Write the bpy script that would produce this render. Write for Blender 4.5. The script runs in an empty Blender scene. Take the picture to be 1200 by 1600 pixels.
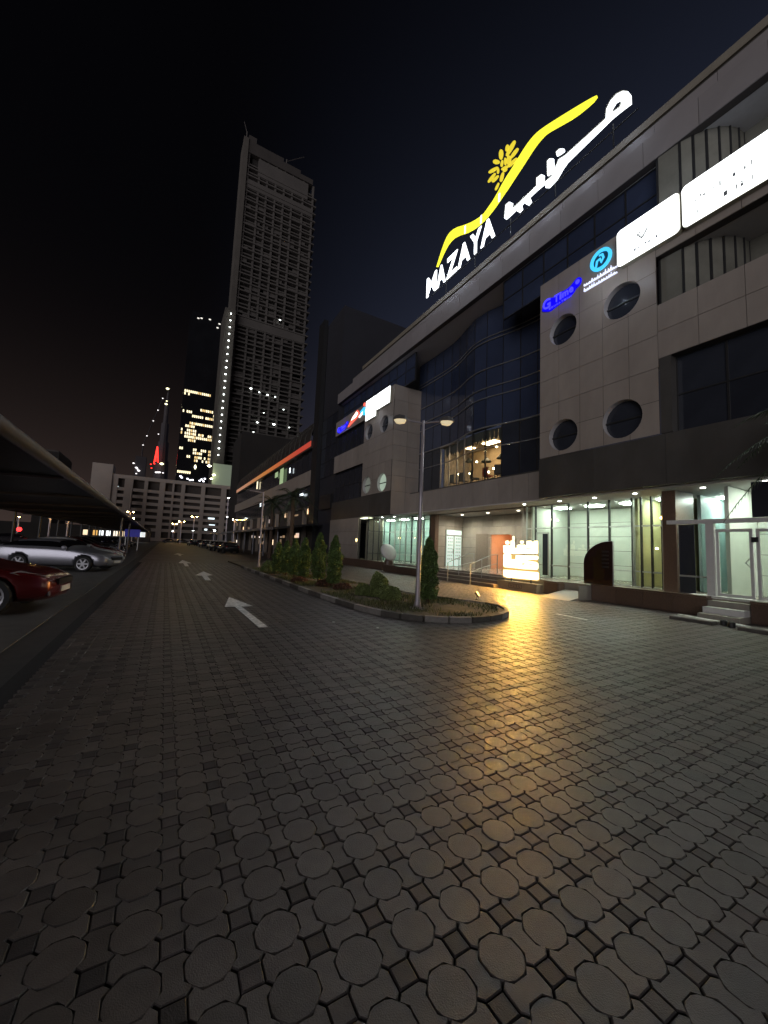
import bpy, bmesh, math, random
import numpy as np
from mathutils import Matrix, Vector
from mathutils.geometry import delaunay_2d_cdt

S = bpy.context.scene
COL = S.collection
PI = math.pi
random.seed(7)
rng = np.random.default_rng(7)

# ------------------------------------------------------------------ camera
FPX, PCX, PCY, CAMH = 600.0, 600.0, 800.0, 1.55
_z = np.array([273, 6600, -FPX]); _z /= np.linalg.norm(_z)
_vy = -((258 - 600) * _z[0] + (-FPX) * _z[2]) / _z[1]
_y = np.array([258 - 600, _vy, -FPX]); _y /= np.linalg.norm(_y)
_x = np.cross(_y, _z)
RM = np.array([_x, _y, _z])
CP = np.array([0, 0, CAMH])
cam_d = bpy.data.cameras.new('camera')
cam = bpy.data.objects.new('camera', cam_d); COL.objects.link(cam)
cam_d.sensor_fit = 'HORIZONTAL'; cam_d.sensor_width = 36; cam_d.lens = 18.0
cam_d.clip_start = 0.05; cam_d.clip_end = 4000
_m = Matrix(RM.tolist()).to_4x4(); _m.translation = Vector((0, 0, CAMH))
cam.matrix_world = _m
S.camera = cam

# ------------------------------------------------------------------ world: night sky over a city
SKY_GAIN = 1.0
w = bpy.data.worlds.new('World'); S.world = w; w.use_nodes = True
nt = w.node_tree; N = nt.nodes; L = nt.links
for n in list(N): N.remove(n)
out = N.new('ShaderNodeOutputWorld'); bg = N.new('ShaderNodeBackground'); L.new(bg.outputs[0], out.inputs[0])
tc = N.new('ShaderNodeTexCoord'); sp = N.new('ShaderNodeSeparateXYZ'); L.new(tc.outputs['Generated'], sp.inputs[0])
def wm(op, a, b=None, clamp=False):
    n = N.new('ShaderNodeMath'); n.operation = op; n.use_clamp = clamp
    for i, v in enumerate((a, b)):
        if v is None: continue
        if isinstance(v, (int, float)): n.inputs[i].default_value = v
        else: L.new(v, n.inputs[i])
    return n.outputs[0]
elev = wm('MAXIMUM', sp.outputs['Z'], 0.0)
brown = wm('POWER', wm('SUBTRACT', 1.0, elev, True), 5.5)
side = N.new('ShaderNodeMapRange'); side.interpolation_type = 'SMOOTHSTEP'
side.inputs['From Min'].default_value = 0.0; side.inputs['From Max'].default_value = 0.78
L.new(sp.outputs['X'], side.inputs['Value'])
navy = wm('MULTIPLY', side.outputs[0], wm('POWER', wm('SUBTRACT', 1.0, elev, True), 1.15))
def wcol(c, f):
    n = N.new('ShaderNodeMix'); n.data_type = 'RGBA'; n.blend_type = 'MIX'
    n.inputs['A'].default_value = (0, 0, 0, 1); n.inputs['B'].default_value = (*c, 1); L.new(f, n.inputs['Factor']); return n.outputs['Result']
def wadd(a, b):
    n = N.new('ShaderNodeMix'); n.data_type = 'RGBA'; n.blend_type = 'ADD'; n.inputs['Factor'].default_value = 1
    L.new(a, n.inputs['A']); L.new(b, n.inputs['B']); return n.outputs['Result']
base = N.new('ShaderNodeRGB'); base.outputs[0].default_value = (0.0012, 0.0012, 0.0018, 1)
tot = wadd(base.outputs[0], wadd(wcol((0.046, 0.031, 0.026), brown), wcol((0.040, 0.050, 0.090), navy)))
L.new(tot, bg.inputs['Color']); bg.inputs['Strength'].default_value = SKY_GAIN

# ------------------------------------------------------------------ one soft lamp of city glow from behind the camera
sun_d = bpy.data.lights.new('night_glow', 'SUN'); sun_d.energy = 1.2; sun_d.angle = math.radians(50); sun_d.color = (0.96, 0.93, 1.0)
sun = bpy.data.objects.new('night_glow', sun_d); COL.objects.link(sun)
sun.rotation_euler = Vector((-0.72, -0.60, -0.02)).to_track_quat('Z', 'Y').to_euler()

S.view_settings.view_transform = 'Standard'; S.view_settings.look = 'None'
S.view_settings.exposure = 0.0; S.view_settings.gamma = 1.0; S.view_settings.use_curve_mapping = False
S.cycles.use_denoising = True
S.cycles.max_bounces = 5; S.cycles.diffuse_bounces = 3; S.cycles.glossy_bounces = 3; S.cycles.transparent_max_bounces = 16
S.cycles.sample_clamp_indirect = 4.0; S.cycles.caustics_reflective = False; S.cycles.caustics_refractive = False

# ------------------------------------------------------------------ pixel <-> place helpers (photograph pixels, 1200x1600)
def ray(px, py): return RM @ np.array([px - PCX, PCY - py, -FPX])
def PX(px, py, X):
    d = ray(px, py); return CP + d * (X / d[0])
def PY(px, py, Y):
    d = ray(px, py); return CP + d * (Y / d[1])
def PG(px, py, z=0.0):
    d = ray(px, py); return CP + d * ((z - CAMH) / d[2])
def proj(p):
    v = RM.T @ (np.array(p, float) - CP)
    if v[2] > -0.01: return None
    return PCX + FPX * v[0] / -v[2], PCY - FPX * v[1] / -v[2]

# ------------------------------------------------------------------ materials
MATS = {}
def mat(name, color, rough=0.6, metal=0.0, noise=0.12, nscale=6.0, bump=0.0, bscale=40.0, vary=0.0, island=False, spec=0.5, coat=0.0, emit=None, es=0.0, wn=0.0, wscale=0.4, wz=1.0):
    m = bpy.data.materials.new(name); m.use_nodes = True
    nt = m.node_tree; n = nt.nodes; l = nt.links; b = n['Principled BSDF']
    b.inputs['Roughness'].default_value = rough; b.inputs['Metallic'].default_value = metal
    b.inputs['Specular IOR Level'].default_value = spec; b.inputs['Coat Weight'].default_value = coat
    co = n.new('ShaderNodeTexCoord')
    nz = n.new('ShaderNodeTexNoise'); nz.inputs['Scale'].default_value = nscale; nz.inputs['Detail'].default_value = 6; nz.inputs['Roughness'].default_value = 0.65
    l.new(co.outputs['Object'], nz.inputs['Vector'])
    mr = n.new('ShaderNodeMapRange'); mr.inputs['From Min'].default_value = 0.25; mr.inputs['From Max'].default_value = 0.75
    mr.inputs['To Min'].default_value = 1 - noise; mr.inputs['To Max'].default_value = 1 + noise
    l.new(nz.outputs['Fac'], mr.inputs['Value'])
    fac = mr.outputs[0]
    if vary:
        if island:
            g = n.new('ShaderNodeNewGeometry'); rnd = g.outputs['Random Per Island']
        else:
            g = n.new('ShaderNodeObjectInfo'); rnd = g.outputs['Random']
        m2 = n.new('ShaderNodeMapRange'); m2.inputs['To Min'].default_value = 1 - vary; m2.inputs['To Max'].default_value = 1 + vary
        l.new(rnd, m2.inputs['Value'])
        mm = n.new('ShaderNodeMath'); mm.operation = 'MULTIPLY'; l.new(fac, mm.inputs[0]); l.new(m2.outputs[0], mm.inputs[1]); fac = mm.outputs[0]
    if wn:      # stains and wear that run over many pieces
        g2 = n.new('ShaderNodeNewGeometry'); mp = n.new('ShaderNodeMapping'); mp.inputs['Scale'].default_value = (1, 1, wz); l.new(g2.outputs['Position'], mp.inputs['Vector'])
        n3 = n.new('ShaderNodeTexNoise'); n3.inputs['Scale'].default_value = wscale; n3.inputs['Detail'].default_value = 8; n3.inputs['Roughness'].default_value = 0.62; l.new(mp.outputs[0], n3.inputs['Vector'])
        m3 = n.new('ShaderNodeMapRange'); m3.inputs['From Min'].default_value = 0.3; m3.inputs['From Max'].default_value = 0.7; m3.inputs['To Min'].default_value = 1 - wn; m3.inputs['To Max'].default_value = 1 + wn
        l.new(n3.outputs['Fac'], m3.inputs['Value']); m4 = n.new('ShaderNodeMath'); m4.operation = 'MULTIPLY'; l.new(fac, m4.inputs[0]); l.new(m3.outputs[0], m4.inputs[1]); fac = m4.outputs[0]
        mR = n.new('ShaderNodeMapRange'); mR.inputs['From Min'].default_value = 0.3; mR.inputs['From Max'].default_value = 0.7; mR.inputs['To Min'].default_value = rough*0.85; mR.inputs['To Max'].default_value = min(1, rough*1.25)
        l.new(n3.outputs['Fac'], mR.inputs['Value']); l.new(mR.outputs[0], b.inputs['Roughness'])
    vm = n.new('ShaderNodeVectorMath'); vm.operation = 'SCALE'; vm.inputs[0].default_value = color; l.new(fac, vm.inputs['Scale'])
    l.new(vm.outputs[0], b.inputs['Base Color'])
    if bump:
        n2 = n.new('ShaderNodeTexNoise'); n2.inputs['Scale'].default_value = bscale; n2.inputs['Detail'].default_value = 5
        l.new(co.outputs['Object'], n2.inputs['Vector'])
        bp = n.new('ShaderNodeBump'); bp.inputs['Strength'].default_value = bump; bp.inputs['Distance'].default_value = 0.01
        l.new(n2.outputs['Fac'], bp.inputs['Height']); l.new(bp.outputs[0], b.inputs['Normal'])
    if emit:
        b.inputs['Emission Color'].default_value = (*emit, 1); b.inputs['Emission Strength'].default_value = es
    MATS[name] = m
    return m
def emat(name, color, strength):
    return mat(name, tuple(c * 0.6 for c in color), 0.5, noise=0.02, emit=color, es=strength)
def glass(name, tint, gloss_rough=0.03, transp=0.85):
    m = bpy.data.materials.new(name); m.use_nodes = True
    n = m.node_tree.nodes; l = m.node_tree.links
    for q in list(n): n.remove(q)
    o = n.new('ShaderNodeOutputMaterial'); t = n.new('ShaderNodeBsdfTransparent'); g = n.new('ShaderNodeBsdfGlossy'); mx = n.new('ShaderNodeMixShader'); fr = n.new('ShaderNodeFresnel')
    fr.inputs['IOR'].default_value = 1.5
    nz = n.new('ShaderNodeTexNoise'); nz.inputs['Scale'].default_value = 1.5; co = n.new('ShaderNodeTexCoord'); l.new(co.outputs['Object'], nz.inputs['Vector'])
    vm = n.new('ShaderNodeVectorMath'); vm.operation = 'SCALE'; vm.inputs[0].default_value = tint
    mr = n.new('ShaderNodeMapRange'); mr.inputs['To Min'].default_value = transp * 0.94; mr.inputs['To Max'].default_value = min(1, transp * 1.06)
    l.new(nz.outputs['Fac'], mr.inputs['Value']); l.new(mr.outputs[0], vm.inputs['Scale']); l.new(vm.outputs[0], t.inputs['Color'])
    g.inputs['Roughness'].default_value = gloss_rough
    ge = n.new('ShaderNodeNewGeometry'); m1 = n.new('ShaderNodeMath'); m1.operation = 'SUBTRACT'; m1.inputs[0].default_value = 1.0; l.new(ge.outputs['Backfacing'], m1.inputs[1])
    m2 = n.new('ShaderNodeMath'); m2.operation = 'MULTIPLY'; l.new(m1.outputs[0], m2.inputs[0]); l.new(fr.outputs[0], m2.inputs[1]); l.new(m2.outputs[0], mx.inputs[0]); l.new(t.outputs[0], mx.inputs[1]); l.new(g.outputs[0], mx.inputs[2]); l.new(mx.outputs[0], o.inputs[0])
    MATS[name] = m; return m

M_joint = mat('joint_dirt', (0.026, 0.023, 0.022), 0.95, bump=0.5, bscale=120)
M_paver = mat('paver_grey', (0.100, 0.084, 0.075), 0.39, noise=0.25, nscale=9, bump=0.28, bscale=190, wn=0.30, wscale=0.55, vary=0.22)
M_paver_i = mat('paver_grey_mass', (0.100, 0.084, 0.075), 0.39, noise=0.25, nscale=9, bump=0.28, bscale=190, wn=0.30, wscale=0.55, vary=0.22, island=True)
M_bow = mat('paver_bow', (0.104, 0.088, 0.079), 0.42, noise=0.25, nscale=9, bump=0.28, bscale=190, wn=0.30, wscale=0.55, vary=0.25)
M_bow_i = mat('paver_bow_mass', (0.104, 0.088, 0.079), 0.42, noise=0.25, nscale=9, bump=0.28, bscale=190, wn=0.30, wscale=0.55, vary=0.25, island=True)
M_sq = mat('paver_dark', (0.066, 0.054, 0.051), 0.5, noise=0.25, nscale=9, bump=0.28, bscale=190, wn=0.30, wscale=0.55, vary=0.5)
M_sq_i = mat('paver_dark_mass', (0.066, 0.054, 0.051), 0.5, noise=0.25, nscale=9, bump=0.28, bscale=190, wn=0.30, wscale=0.55, vary=0.5, island=True)
M_far_pave = mat('paving_far', (0.094, 0.079, 0.070), 0.48, wn=.3, wscale=.5, noise=0.22, nscale=1.5, bump=0.5, bscale=9)
M_asphalt = mat('asphalt', (0.10, 0.094, 0.088), 0.6, noise=0.3, nscale=2.5, bump=0.6, bscale=90)
M_sand = mat('sandy_ground', (0.085, 0.075, 0.06), 0.9, noise=0.3, nscale=0.6)
M_clad = mat('cladding_beige', (0.34, 0.295, 0.25), 0.42, wn=.13, wscale=.9, wz=.18, noise=0.07, nscale=1.2, vary=0.05)
M_clad_back = mat('cladding_joint', (0.06, 0.05, 0.045), 0.8)
M_clad_dark = mat('cladding_charcoal', (0.075, 0.07, 0.062), 0.38, wn=.2, wscale=.7, wz=.3, noise=0.12, nscale=1.0, vary=0.08)
M_soffit = mat('soffit_render', (0.55, 0.53, 0.52), 0.7, noise=0.05)
M_fascia = mat('fascia_panel', (0.27, 0.245, 0.235), 0.45, noise=0.08, nscale=0.8, vary=0.05)
M_navy = mat('curtain_glass', (0.040, 0.052, 0.092), 0.12, noise=0.15, nscale=0.6, vary=0.15, spec=0.8)
M_navy2 = mat('dark_glass', (0.030, 0.034, 0.044), 0.10, noise=0.2, nscale=0.8, vary=0.2, spec=0.7)
M_alu = mat('aluminium', (0.45, 0.44, 0.42), 0.35, metal=0.7, noise=0.06)
M_mull = mat('mullion_dark', (0.05, 0.05, 0.05), 0.4, metal=0.5)
M_white = mat('white_paint', (0.75, 0.74, 0.70), 0.5, noise=0.06)
M_granite = mat('granite_brown', (0.13, 0.085, 0.06), 0.3, noise=0.35, nscale=30, bump=0.1, vary=0.12)
M_stone = mat('stone_beige', (0.33, 0.30, 0.25), 0.5, noise=0.12, nscale=3, vary=0.08)
M_stone_step = mat('stone_step', (0.21, 0.175, 0.14), 0.45, noise=0.25, nscale=12)
M_wall_in = mat('interior_wall', (0.60, 0.62, 0.55), 0.6, noise=0.05, nscale=1.5, vary=0.05)
M_yellow_in = mat('interior_yellow', (0.55, 0.52, 0.30), 0.6, noise=0.05)
M_teal_in = mat('interior_teal', (0.38, 0.50, 0.49), 0.5, noise=0.08)
M_orange_in = mat('interior_orange', (0.75, 0.42, 0.26), 0.5, noise=0.06)
M_floor_in = mat('interior_floor', (0.30, 0.27, 0.22), 0.25, noise=0.1)
M_clear = glass('clear_glass', (0.95, 0.98, 0.95), transp=0.93)
M_ceil_lamp = emat('downlight', (0.95, 1.0, 0.92), 22)
M_ceil_panel = emat('ceiling_panel', (0.84, 1.0, 0.88), 55)
M_warm_panel = emat('warm_ceiling_panel', (1.0, 0.70, 0.40), 16)
M_bulb_glint = emat('warm_bulb_or_glint', (1.0, 0.85, 0.55), 30)
M_sign_white = emat('sign_white_face', (0.90, 0.96, 1.0), 2.6)
M_sign_yellow = emat('sign_yellow_face', (1.0, 0.95, 0.045), 1.25)
M_sign_yellow2 = emat('sign_petal_face', (1.0, 0.80, 0.05), 0.72)
M_sign_side = mat('sign_return', (0.35, 0.33, 0.25), 0.5)
M_panel_white = emat('lightbox_face', (0.96, 1.0, 0.985), 3)
M_blue_face = emat('sign_blue_face', (0.004, 0.0, 0.78), 1.0)
M_blue_hi = emat('sign_blue_letter', (0.07, 0.06, 1.0), 1.2)
M_cyan = emat('sign_cyan_face', (0.06, 0.55, 0.95), 1.2)
M_cyan_dark = mat('sign_cyan_back', (0.02, 0.10, 0.16), 0.5)
M_script = emat('sign_script_face', (0.75, 0.8, 1.0), 1.1)
M_red_face = emat('sign_red_face', (1.0, 0.12, 0.08), 1.5)
M_pinkwhite = emat('sign_pale_face', (1.0, 0.75, 0.65), 3.0)
M_mark = mat('print_grey', (0.25, 0.27, 0.28), 0.6)
M_mark_l = mat('print_grey_pale', (0.6, 0.63, 0.65), 0.6)
M_ram = emat('ramadan_face', (1.0, 0.86, 0.55), 2.6)
M_ram_side = mat('ramadan_halo', (0.08, 0.05, 0.015), 0.5, emit=(1.0, 0.62, 0.16), es=.6)
M_ram_back = mat('ramadan_panel', (0.55, 0.42, 0.2), 0.5)
M_pole = mat('lamp_pole_paint', (0.42, 0.38, 0.40), 0.35, metal=0.4, noise=0.08)
M_lamp_body = mat('lamp_housing', (0.09, 0.085, 0.08), 0.4)
M_lens = mat('lamp_lens', (0.85, 0.75, 0.5), 0.15, emit=(1.0, 0.82, 0.5), es=0.55)
M_kerb_w = mat('kerb_concrete', (0.30, 0.28, 0.25), 0.8, noise=0.3, nscale=6, bump=0.4)
M_kerb_b = mat('kerb_dark', (0.11, 0.10, 0.085), 0.8, noise=0.3, nscale=6, bump=0.4)
M_soil = mat('bed_soil', (0.13, 0.105, 0.07), 0.95, noise=0.4, nscale=4, bump=0.8, bscale=30)
M_grass = mat('bed_grass', (0.13, 0.14, 0.055), 0.8, noise=0.3, nscale=3, vary=0.5, island=True)
M_leaf = mat('cypress_leaf', (0.105, 0.17, 0.045), 0.6, noise=0.3, nscale=2, vary=0.55, island=True)
M_leaf2 = mat('bush_leaf', (0.20, 0.25, 0.08), 0.6, noise=0.3, nscale=2, vary=0.5, island=True)
M_leaf_red = mat('low_plant_leaf', (0.13, 0.06, 0.035), 0.7, noise=0.3, nscale=2, vary=0.5, island=True)
M_bark = mat('bark', (0.09, 0.06, 0.04), 0.9, noise=0.3, bump=0.7, bscale=30)
M_palm = mat('palm_leaf', (0.035, 0.055, 0.025), 0.5, noise=0.2, vary=0.3, island=True)
M_road_paint = mat('road_paint', (0.80, 0.78, 0.76), 0.6, wn=.35, wscale=7, noise=0.22, nscale=14)
M_canopy = mat('canopy_sheet', (0.016, 0.015, 0.015), 0.5, noise=0.15, nscale=2)
M_canopy_edge = mat('canopy_edge', (0.12, 0.12, 0.135), 0.35, metal=0.3, noise=0.2, nscale=3)
M_red = mat('car_red', (0.12, 0.008, 0.009), 0.25, metal=0.3, noise=0.03, coat=0.8)
M_silver = mat('car_silver', (0.36, 0.36, 0.40), 0.28, metal=0.6, noise=0.03, coat=0.6)
M_dkcar = mat('car_dark', (0.03, 0.03, 0.035), 0.25, metal=0.3, coat=0.7)
M_whcar = mat('car_white', (0.6, 0.6, 0.6), 0.3, coat=0.6)
M_carglass = mat('car_glass', (0.008, 0.008, 0.01), 0.05, spec=0.9)
M_tyre = mat('tyre_rubber', (0.02, 0.02, 0.02), 0.8)
M_rim = mat('alloy_rim', (0.26, 0.26, 0.27), 0.3, metal=0.8)
M_hl = mat('headlight_lens', (0.32, 0.32, 0.34), 0.08, metal=0.4, coat=1.0)
M_plate = mat('number_plate_white', (0.7, 0.7, 0.68), 0.5)
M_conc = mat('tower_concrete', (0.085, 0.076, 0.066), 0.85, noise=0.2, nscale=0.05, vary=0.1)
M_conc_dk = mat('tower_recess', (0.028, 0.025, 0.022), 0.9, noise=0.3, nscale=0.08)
M_park = mat('carpark_render', (0.52, 0.44, 0.37), 0.85, noise=0.12, nscale=0.1, vary=0.05)
M_dkglass = mat('tower_glass', (0.012, 0.012, 0.014), 0.2, noise=0.3, nscale=0.05)
M_win_warm = emat('lit_window_warm', (1.0, 0.86, 0.55), 1.7)
M_win_cool = emat('lit_window_cool', (0.85, 0.95, 1.0), 2.4)
M_orange_lamp = emat('sodium_lamp', (1.0, 0.56, 0.18), 260)
M_white_lamp = emat('white_lamp', (0.9, 1.0, 0.97), 40)
M_red_led = emat('red_led', (1.0, 0.03, 0.02), 3.2)
M_tail = emat('tail_lamp', (1.0, 0.03, 0.03), 4)

# ------------------------------------------------------------------ mesh helpers
class MB:
    def __init__(s): s.v = []; s.f = []
    def add(s, vs, fs):
        o = len(s.v); s.v += [tuple(map(float, p)) for p in vs]; s.f += [tuple(i + o for i in f) for f in fs]; return s
    def box(s, x0, x1, y0, y1, z0, z1):
        vs = [(x0,y0,z0),(x1,y0,z0),(x1,y1,z0),(x0,y1,z0),(x0,y0,z1),(x1,y0,z1),(x1,y1,z1),(x0,y1,z1)]
        return s.add(vs, [(0,3,2,1),(4,5,6,7),(0,1,5,4),(1,2,6,5),(2,3,7,6),(3,0,4,7)])
    def prism(s, poly, fn, d0, d1):
        """poly: 2D points, fn(a,b,d)->3D; extruded from d0 to d1"""
        n = len(poly)
        vs = [fn(a, b, d0) for a, b in poly] + [fn(a, b, d1) for a, b in poly]
        fs = [tuple(range(n))[::-1], tuple(range(n, 2*n))] + [(i, (i+1) % n, n+(i+1) % n, n+i) for i in range(n)]
        return s.add(vs, fs)
    def tube(s, pts, r, n=8, cap=True):
        pts = [np.array(p, float) for p in pts]; k = len(pts)
        rs = r if hasattr(r, '__len__') else [r]*k
        rings = []
        for i, p in enumerate(pts):
            d = pts[min(i+1, k-1)] - pts[max(i-1, 0)]; d /= (np.linalg.norm(d) + 1e-9)
            a = np.cross(d, (0, 0, 1)) if abs(d[2]) < 0.9 else np.cross(d, (1, 0, 0)); a /= np.linalg.norm(a); b = np.cross(d, a)
            rings.append([p + rs[i]*(math.cos(2*PI*j/n)*a + math.sin(2*PI*j/n)*b) for j in range(n)])
        vs = [q for r_ in rings for q in r_]; fs = []
        for i in range(k-1):
            for j in range(n):
                fs.append((i*n+j, i*n+(j+1) % n, (i+1)*n+(j+1) % n, (i+1)*n+j))
        if cap: fs += [tuple(range(n))[::-1], tuple(range((k-1)*n, k*n))]
        return s.add(vs, fs)
    def lathe(s, prof, c=(0,0,0), n=16, axis='z'):
        vs = []; fs = []
        for r, h in prof:
            for j in range(n):
                a = 2*PI*j/n
                if axis == 'z': vs.append((c[0]+r*math.cos(a), c[1]+r*math.sin(a), c[2]+h))
                elif axis == 'x': vs.append((c[0]+h, c[1]+r*math.cos(a), c[2]+r*math.sin(a)))
                else: vs.append((c[0]+r*math.cos(a), c[1]+h, c[2]+r*math.sin(a)))
        k = len(prof)
        for i in range(k-1):
            for j in range(n): fs.append((i*n+j, i*n+(j+1) % n, (i+1)*n+(j+1) % n, (i+1)*n+j))
        fs += [tuple(range(n))[::-1], tuple(range((k-1)*n, k*n))]
        return s.add(vs, fs)
    def mesh(s, name, m, smooth=False, fix=True):
        me = bpy.data.meshes.new(name); me.from_pydata(s.v, [], s.f); 
        if m: me.materials.append(m)
        if fix and len(s.f) < 20000:
            bm = bmesh.new(); bm.from_mesh(me); bmesh.ops.recalc_face_normals(bm, faces=bm.faces); bm.to_mesh(me); bm.free()
        if smooth:
            for p in me.polygons: p.use_smooth = True
        me.update(); return me
    def build(s, name, m, parent=None, smooth=False, loc=None, fix=True):
        return link(name, s.mesh(name, m, smooth, fix), parent, loc)

def link(name, me, parent=None, loc=None, rot=None):
    o = bpy.data.objects.new(name, me); COL.objects.link(o)
    if loc is not None: o.location = loc
    if rot is not None: o.rotation_euler = rot
    if parent: o.parent = parent
    return o
def tag(o, label=None, cat=None, group=None, kind=None):
    if label: o['label'] = label
    if cat: o['category'] = cat
    if group: o['group'] = group
    if kind: o['kind'] = kind
    return o
def thing(name, label, cat, loc=(0,0,0), rz=0.0, group=None):
    o = bpy.data.objects.new(name, None); COL.objects.link(o); o.location = loc; o.rotation_euler = (0, 0, rz); o.empty_display_size = 0.2
    return tag(o, label, cat, group)
def dup(root, loc, rz=None, label=None):
    r = root.copy(); COL.objects.link(r); r.location = loc
    if rz is not None: r.rotation_euler = (0, 0, rz)
    if label: r['label'] = label
    for ch in list(root.children):
        c = ch.copy(); COL.objects.link(c); c.parent = r
        for g in ch.children:
            d = g.copy(); COL.objects.link(d); d.parent = c
    return r
def Bx(name, m, parent, *a): return MB().box(*a).build(name, m, parent)
def fX(a, b, d): return (d, a, b)      # plane X = d : (Y, Z)
def fY(a, b, d): return (a, d, b)
def fZ(a, b, d): return (a, b, d)
def circ(cy, cz, r, n=28): return [(cy + r*math.cos(2*PI*i/n), cz + r*math.sin(2*PI*i/n)) for i in range(n)]

def holed(rect, circles):
    """triangles of a rectangle minus circles (cy, cz, r)"""
    y0, y1, z0, z1 = rect
    hit = [c for c in circles if c[0]+c[2] > y0 and c[0]-c[2] < y1 and c[1]+c[2] > z0 and c[1]-c[2] < z1]
    if not hit: return None
    vs = [Vector((y0, z0)), Vector((y1, z0)), Vector((y1, z1)), Vector((y0, z1))]; es = [(0,1),(1,2),(2,3),(3,0)]
    for c in hit:
        k = len(vs); pts = circ(*c); vs += [Vector(p) for p in pts]; es += [(k+i, k+(i+1) % len(pts)) for i in range(len(pts))]
    V, _, F, _, _, _ = delaunay_2d_cdt(vs, es, [], 0, 1e-5)
    tri = []
    for f in F:
        cx_ = sum(V[i].x for i in f)/3; cy_ = sum(V[i].y for i in f)/3
        if not (y0 < cx_ < y1 and z0 < cy_ < z1): continue
        if any((cx_-c[0])**2 + (cy_-c[1])**2 < (c[2]*0.995)**2 for c in hit): continue
        tri.append([(V[i].x, V[i].y) for i in f])
    return tri
_pc = {}
def panels(parent, X, y0, y1, z0, z1, ny, nz, m=None, circles=(), depth=0.03, gap=0.014, name='cladding_panel', sign=-1):
    """rows of separate cladding panels on the plane X, proud towards -X"""
    m = m or M_clad; dy = (y1-y0)/ny; dz = (z1-z0)/nz
    for i in range(ny):
        for j in range(nz):
            a0, a1, b0, b1 = y0+i*dy+gap/2, y0+(i+1)*dy-gap/2, z0+j*dz+gap/2, z0+(j+1)*dz-gap/2
            t = holed((a0, a1, b0, b1), circles)
            if t is None:
                key = (round(a1-a0, 4), round(b1-b0, 4), depth, m.name)
                if key not in _pc: _pc[key] = MB().box(-depth, 0, -(a1-a0)/2, (a1-a0)/2, -(b1-b0)/2, (b1-b0)/2).mesh(name, m)
                link(name, _pc[key], parent, (X, (a0+a1)/2, (b0+b1)/2))
            elif t:
                mb = MB()
                for tr in t: mb.add([(X-depth, p[0], p[1]) for p in tr], [(0, 1, 2)])
                mb.build(name, m, parent, fix=False)
def panelsY(parent, Y, x0, x1, z0, z1, nx, nz, m=None, depth=0.03, gap=0.014, name='cladding_panel'):
    m = m or M_clad; dx = (x1-x0)/nx; dz = (z1-z0)/nz
    me = MB().box(-dx/2+gap/2, dx/2-gap/2, -depth, 0, -dz/2+gap/2, dz/2-gap/2).mesh(name, m)
    for i in range(nx):
        for j in range(nz): link(name, me, parent, (x0+(i+.5)*dx, Y, z0+(j+.5)*dz))

# text as mesh
def text_geo(s, size=1.0, offset=0.0):
    cu = bpy.data.curves.new('t', 'FONT'); cu.body = s; cu.size = size; cu.offset = offset; cu.resolution_u = 3
    o = bpy.data.objects.new('t', cu); COL.objects.link(o)
    dg = bpy.context.evaluated_depsgraph_get(); me = bpy.data.meshes.new_from_object(o.evaluated_get(dg))
    vs = [(v.co.x, v.co.y) for v in me.vertices]; fs = [tuple(p.vertices) for p in me.polygons]
    bpy.data.objects.remove(o); bpy.data.curves.remove(cu); bpy.data.meshes.remove(me)
    return vs, fs
def letter(ch, m, parent, X, ya, yb, za, zb, depth=0.06, offset=0.0, name='letter', faceY=False, sk=0.0):
    """one glyph fitted between ya->yb (reading direction) and za..zb on plane X (facing -X)"""
    vs, fs = text_geo(ch, 1.0, offset); v = np.array(vs); mn = v.min(0); mx = v.max(0)
    u = (v - mn) / np.maximum(mx - mn, 1e-6)
    P = [(ya + (yb-ya)*(a + sk*b), za + (zb-za)*b) for a, b in u]
    mb = MB(); fn = fX
    front = [fn(a, b, X-depth) for a, b in P]; back = [fn(a, b, X) for a, b in P]
    mb.add(front, fs)
    edges = {}
    for f in fs:
        for i in range(len(f)):
            e = (f[i], f[(i+1) % len(f)]); k = tuple(sorted(e)); edges[k] = edges.get(k, 0) + 1
    n = len(P); side = [(a, b, b+n, a+n) for (a, b), c in edges.items() if c == 1]
    mb.add(front + back, side)
    return mb.build(name, m, parent, fix=False)
def ribbon(pts, wd):
    """closed outline of a stroke of width wd (number or per-point) round 2D points"""
    P = np.array(pts, float); k = len(P); W = wd if hasattr(wd, '__len__') else [wd]*k
    Ls, Rs = [], []
    for i in range(k):
        d = P[min(i+1, k-1)] - P[max(i-1, 0)]; d /= np.linalg.norm(d) + 1e-9; nn = np.array([-d[1], d[0]])
        Ls.append(P[i] + nn*W[i]/2); Rs.append(P[i] - nn*W[i]/2)
    return [tuple(p) for p in Ls] + [tuple(p) for p in Rs[::-1]]
def pxpoly(mb, pts, X, depth, x1=None):
    q = [PX(a, b, X) for a, b in pts]; mb.prism([(p[1], p[2]) for p in q], fX, X, X-depth); return mb

# ------------------------------------------------------------------ GROUND
g = MB().box(-600, 900, -40, 2500, -0.6, -0.05).build('ground', M_sand); tag(g, kind='structure')
XL = -1.32                      # left edge of the paving
pv = MB().box(XL, 17.0, -6.0, 130, -0.049, -0.022).build('pavement', M_joint)
tag(pv, kind='structure')
fp = MB().box(XL, 17.0, 28.0, 129, -0.0215, -0.004).build('far_paving', M_far_pave, pv)
asp = MB().box(-40, XL-0.42, -6, 130, -0.049, -0.012).build('parking_asphalt', M_asphalt); tag(asp, kind='structure')
gut = MB().box(XL-0.418, XL-0.002, -6, 130, -0.049, -0.03).build('gutter', mat('gutter_dark', (0.055, 0.05, 0.047), 0.7, noise=0.3), None); tag(gut, kind='structure')
rd = MB().box(-40, 60, 130.01, 182, -0.049, -0.01).build('cross_road', M_asphalt); tag(rd, kind='structure')

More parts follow.
